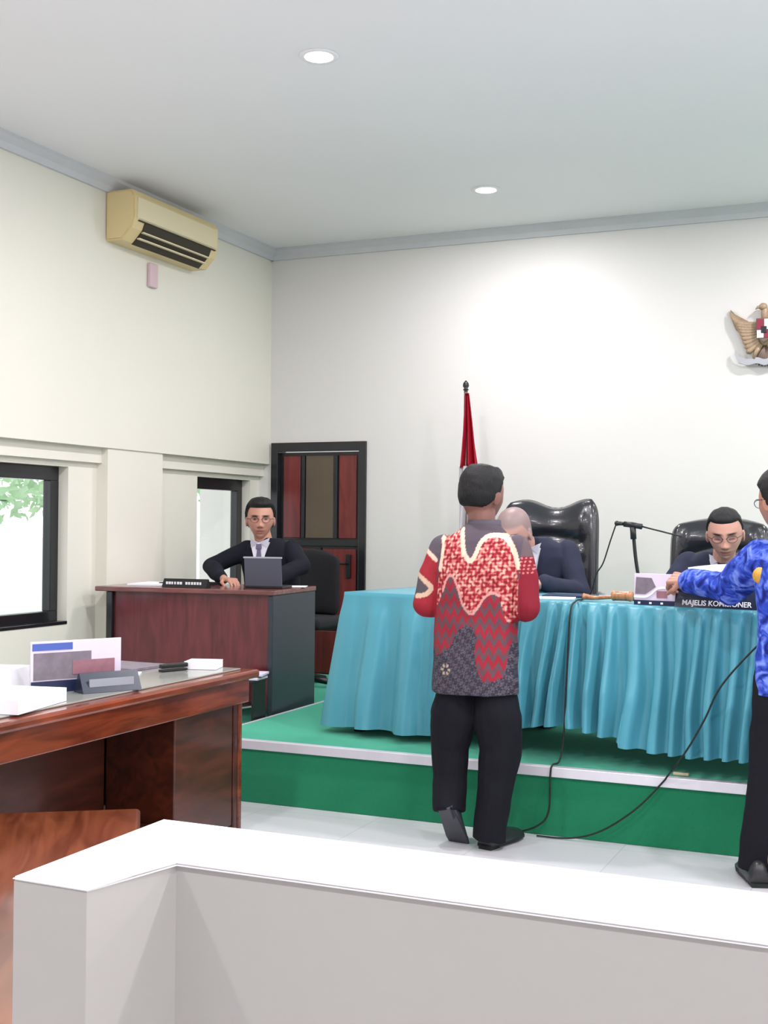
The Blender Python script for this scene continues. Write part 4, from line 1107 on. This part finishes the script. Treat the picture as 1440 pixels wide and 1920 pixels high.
# ---------------- 5. man in blue batik uniform at the right edge
P5 = thing('person', 'man in blue patterned shirt and black trousers reaching over the table', 'person', (-.43, 5.14, 0))
hm = head_frame((-.075, .05, 1.535), (-.75, .75), .15, 0, 1.08)
bm = bmesh.new(); head_mesh(bm, hm)
limb(bm, [(-.02, .03, 1.34), (-.055, .045, 1.47)], [.06, .058])
ring_loft(bm, [(0, 0, .82, .14, .10), (0, 0, 1.0, .14, .10), (0, .01, 1.25, .15, .10), (0, .02, 1.36, .09, .07)])
armL = [(-.155, .05, 1.315), (-.31, .24, 1.17), (-.52, .43, 1.19)]
limb(bm, armL, [.045, .036, .028]); hand(bm, armL[-1], (-.75, .45, .04), (.25, .45, -.6), 1, .75, s=1.0)
armR = [(.18, -.0, 1.315), (.25, .02, 1.04), (.15, .26, 1.02)]
limb(bm, armR, [.045, .036, .028]); hand(bm, armR[-1], (-.5, .7, 0), (0, 0, -1), 1, .4)
for sx in (-1, 1): limb(bm, [(sx * .09, 0, .86), (sx * .10, .01, .48), (sx * .10, 0, .10)], [.07, .045, .035])
skin_obj(bm, hm, P5, (176, 128, 108))
hair_obj(hm, P5, hair_off(.055, -.025, -.07, .014))
spectacles(P5, hm)
bm = bmesh.new()
ring_loft(bm, [(0, 0, .755, .175, .13), (0, 0, .90, .175, .13), (0, 0, 1.05, .165, .125), (0, .01, 1.2, .178, .128), (0, .02, 1.28, .185, .115), (0, .025, 1.335, .15, .10), (0, .03, 1.375, .095, .08), (-.005, .035, 1.405, .07, .065)], 40)
limb(bm, [(-.15, .05, 1.30), (-.31, .235, 1.17), (-.50, .41, 1.187)], [.080, .074, .052])
limb(bm, [(.165, 0, 1.29), (.25, .02, 1.04), (.16, .23, 1.02)], [.066, .058, .046])
shb = cloth_obj('shirt', bm, 'blue_batik', P5, .0055, 5, .010, 9)
bm = bmesh.new(); tube(bm, [(-.145, -.045, 1.235), (-.147, -.058, 1.234)], [.035, .033], 20); o = obj('badge', bm, M['badge'], shb, True); o['label'] = 'yellow badge'
bm = bmesh.new()
ring_loft(bm, [(0, 0, .77, .165, .12), (0, 0, .90, .165, .12)], 32)
limb(bm, [(-.085, 0, .82), (-.12, .02, .45), (-.17, .02, .045)], [.098, .080, .070], hem=True)
limb(bm, [(.09, 0, .82), (.10, .02, .45), (.10, 0, .045)], [.098, .080, .070], hem=True)
cloth_obj('trousers', bm, 'trousers', P5, .006, 5, .007, 7)
shoe('shoe', P5, (-.14, -.08, .012), (-.35, 1), 0, 'shoe'); shoe('shoe', P5, (.11, -.06, .012), (.15, 1), 0, 'shoe')
# the sheet he holds
bm = bmesh.new(); n = 10; rows = []
for j in range(n + 1):
    f = j / n; x = -.95 + .29 * f; y = 5.60 - .20 * f; zt_ = 1.245 + .022 * f + .008 * sin(f * 3); rows.append((bm.verts.new((x, y, zt_)), bm.verts.new((x + .01, y + .03, zt_ - .10))))
for j in range(n): bm.faces.new((rows[j][0], rows[j + 1][0], rows[j + 1][1], rows[j][1]))
bmesh.ops.solidify(bm, geom=bm.faces, thickness=.0015)
tag(obj('held_paper', bm, M['paper'], None, True), 'white paper sheet held in the hand of the man in blue', 'paper')
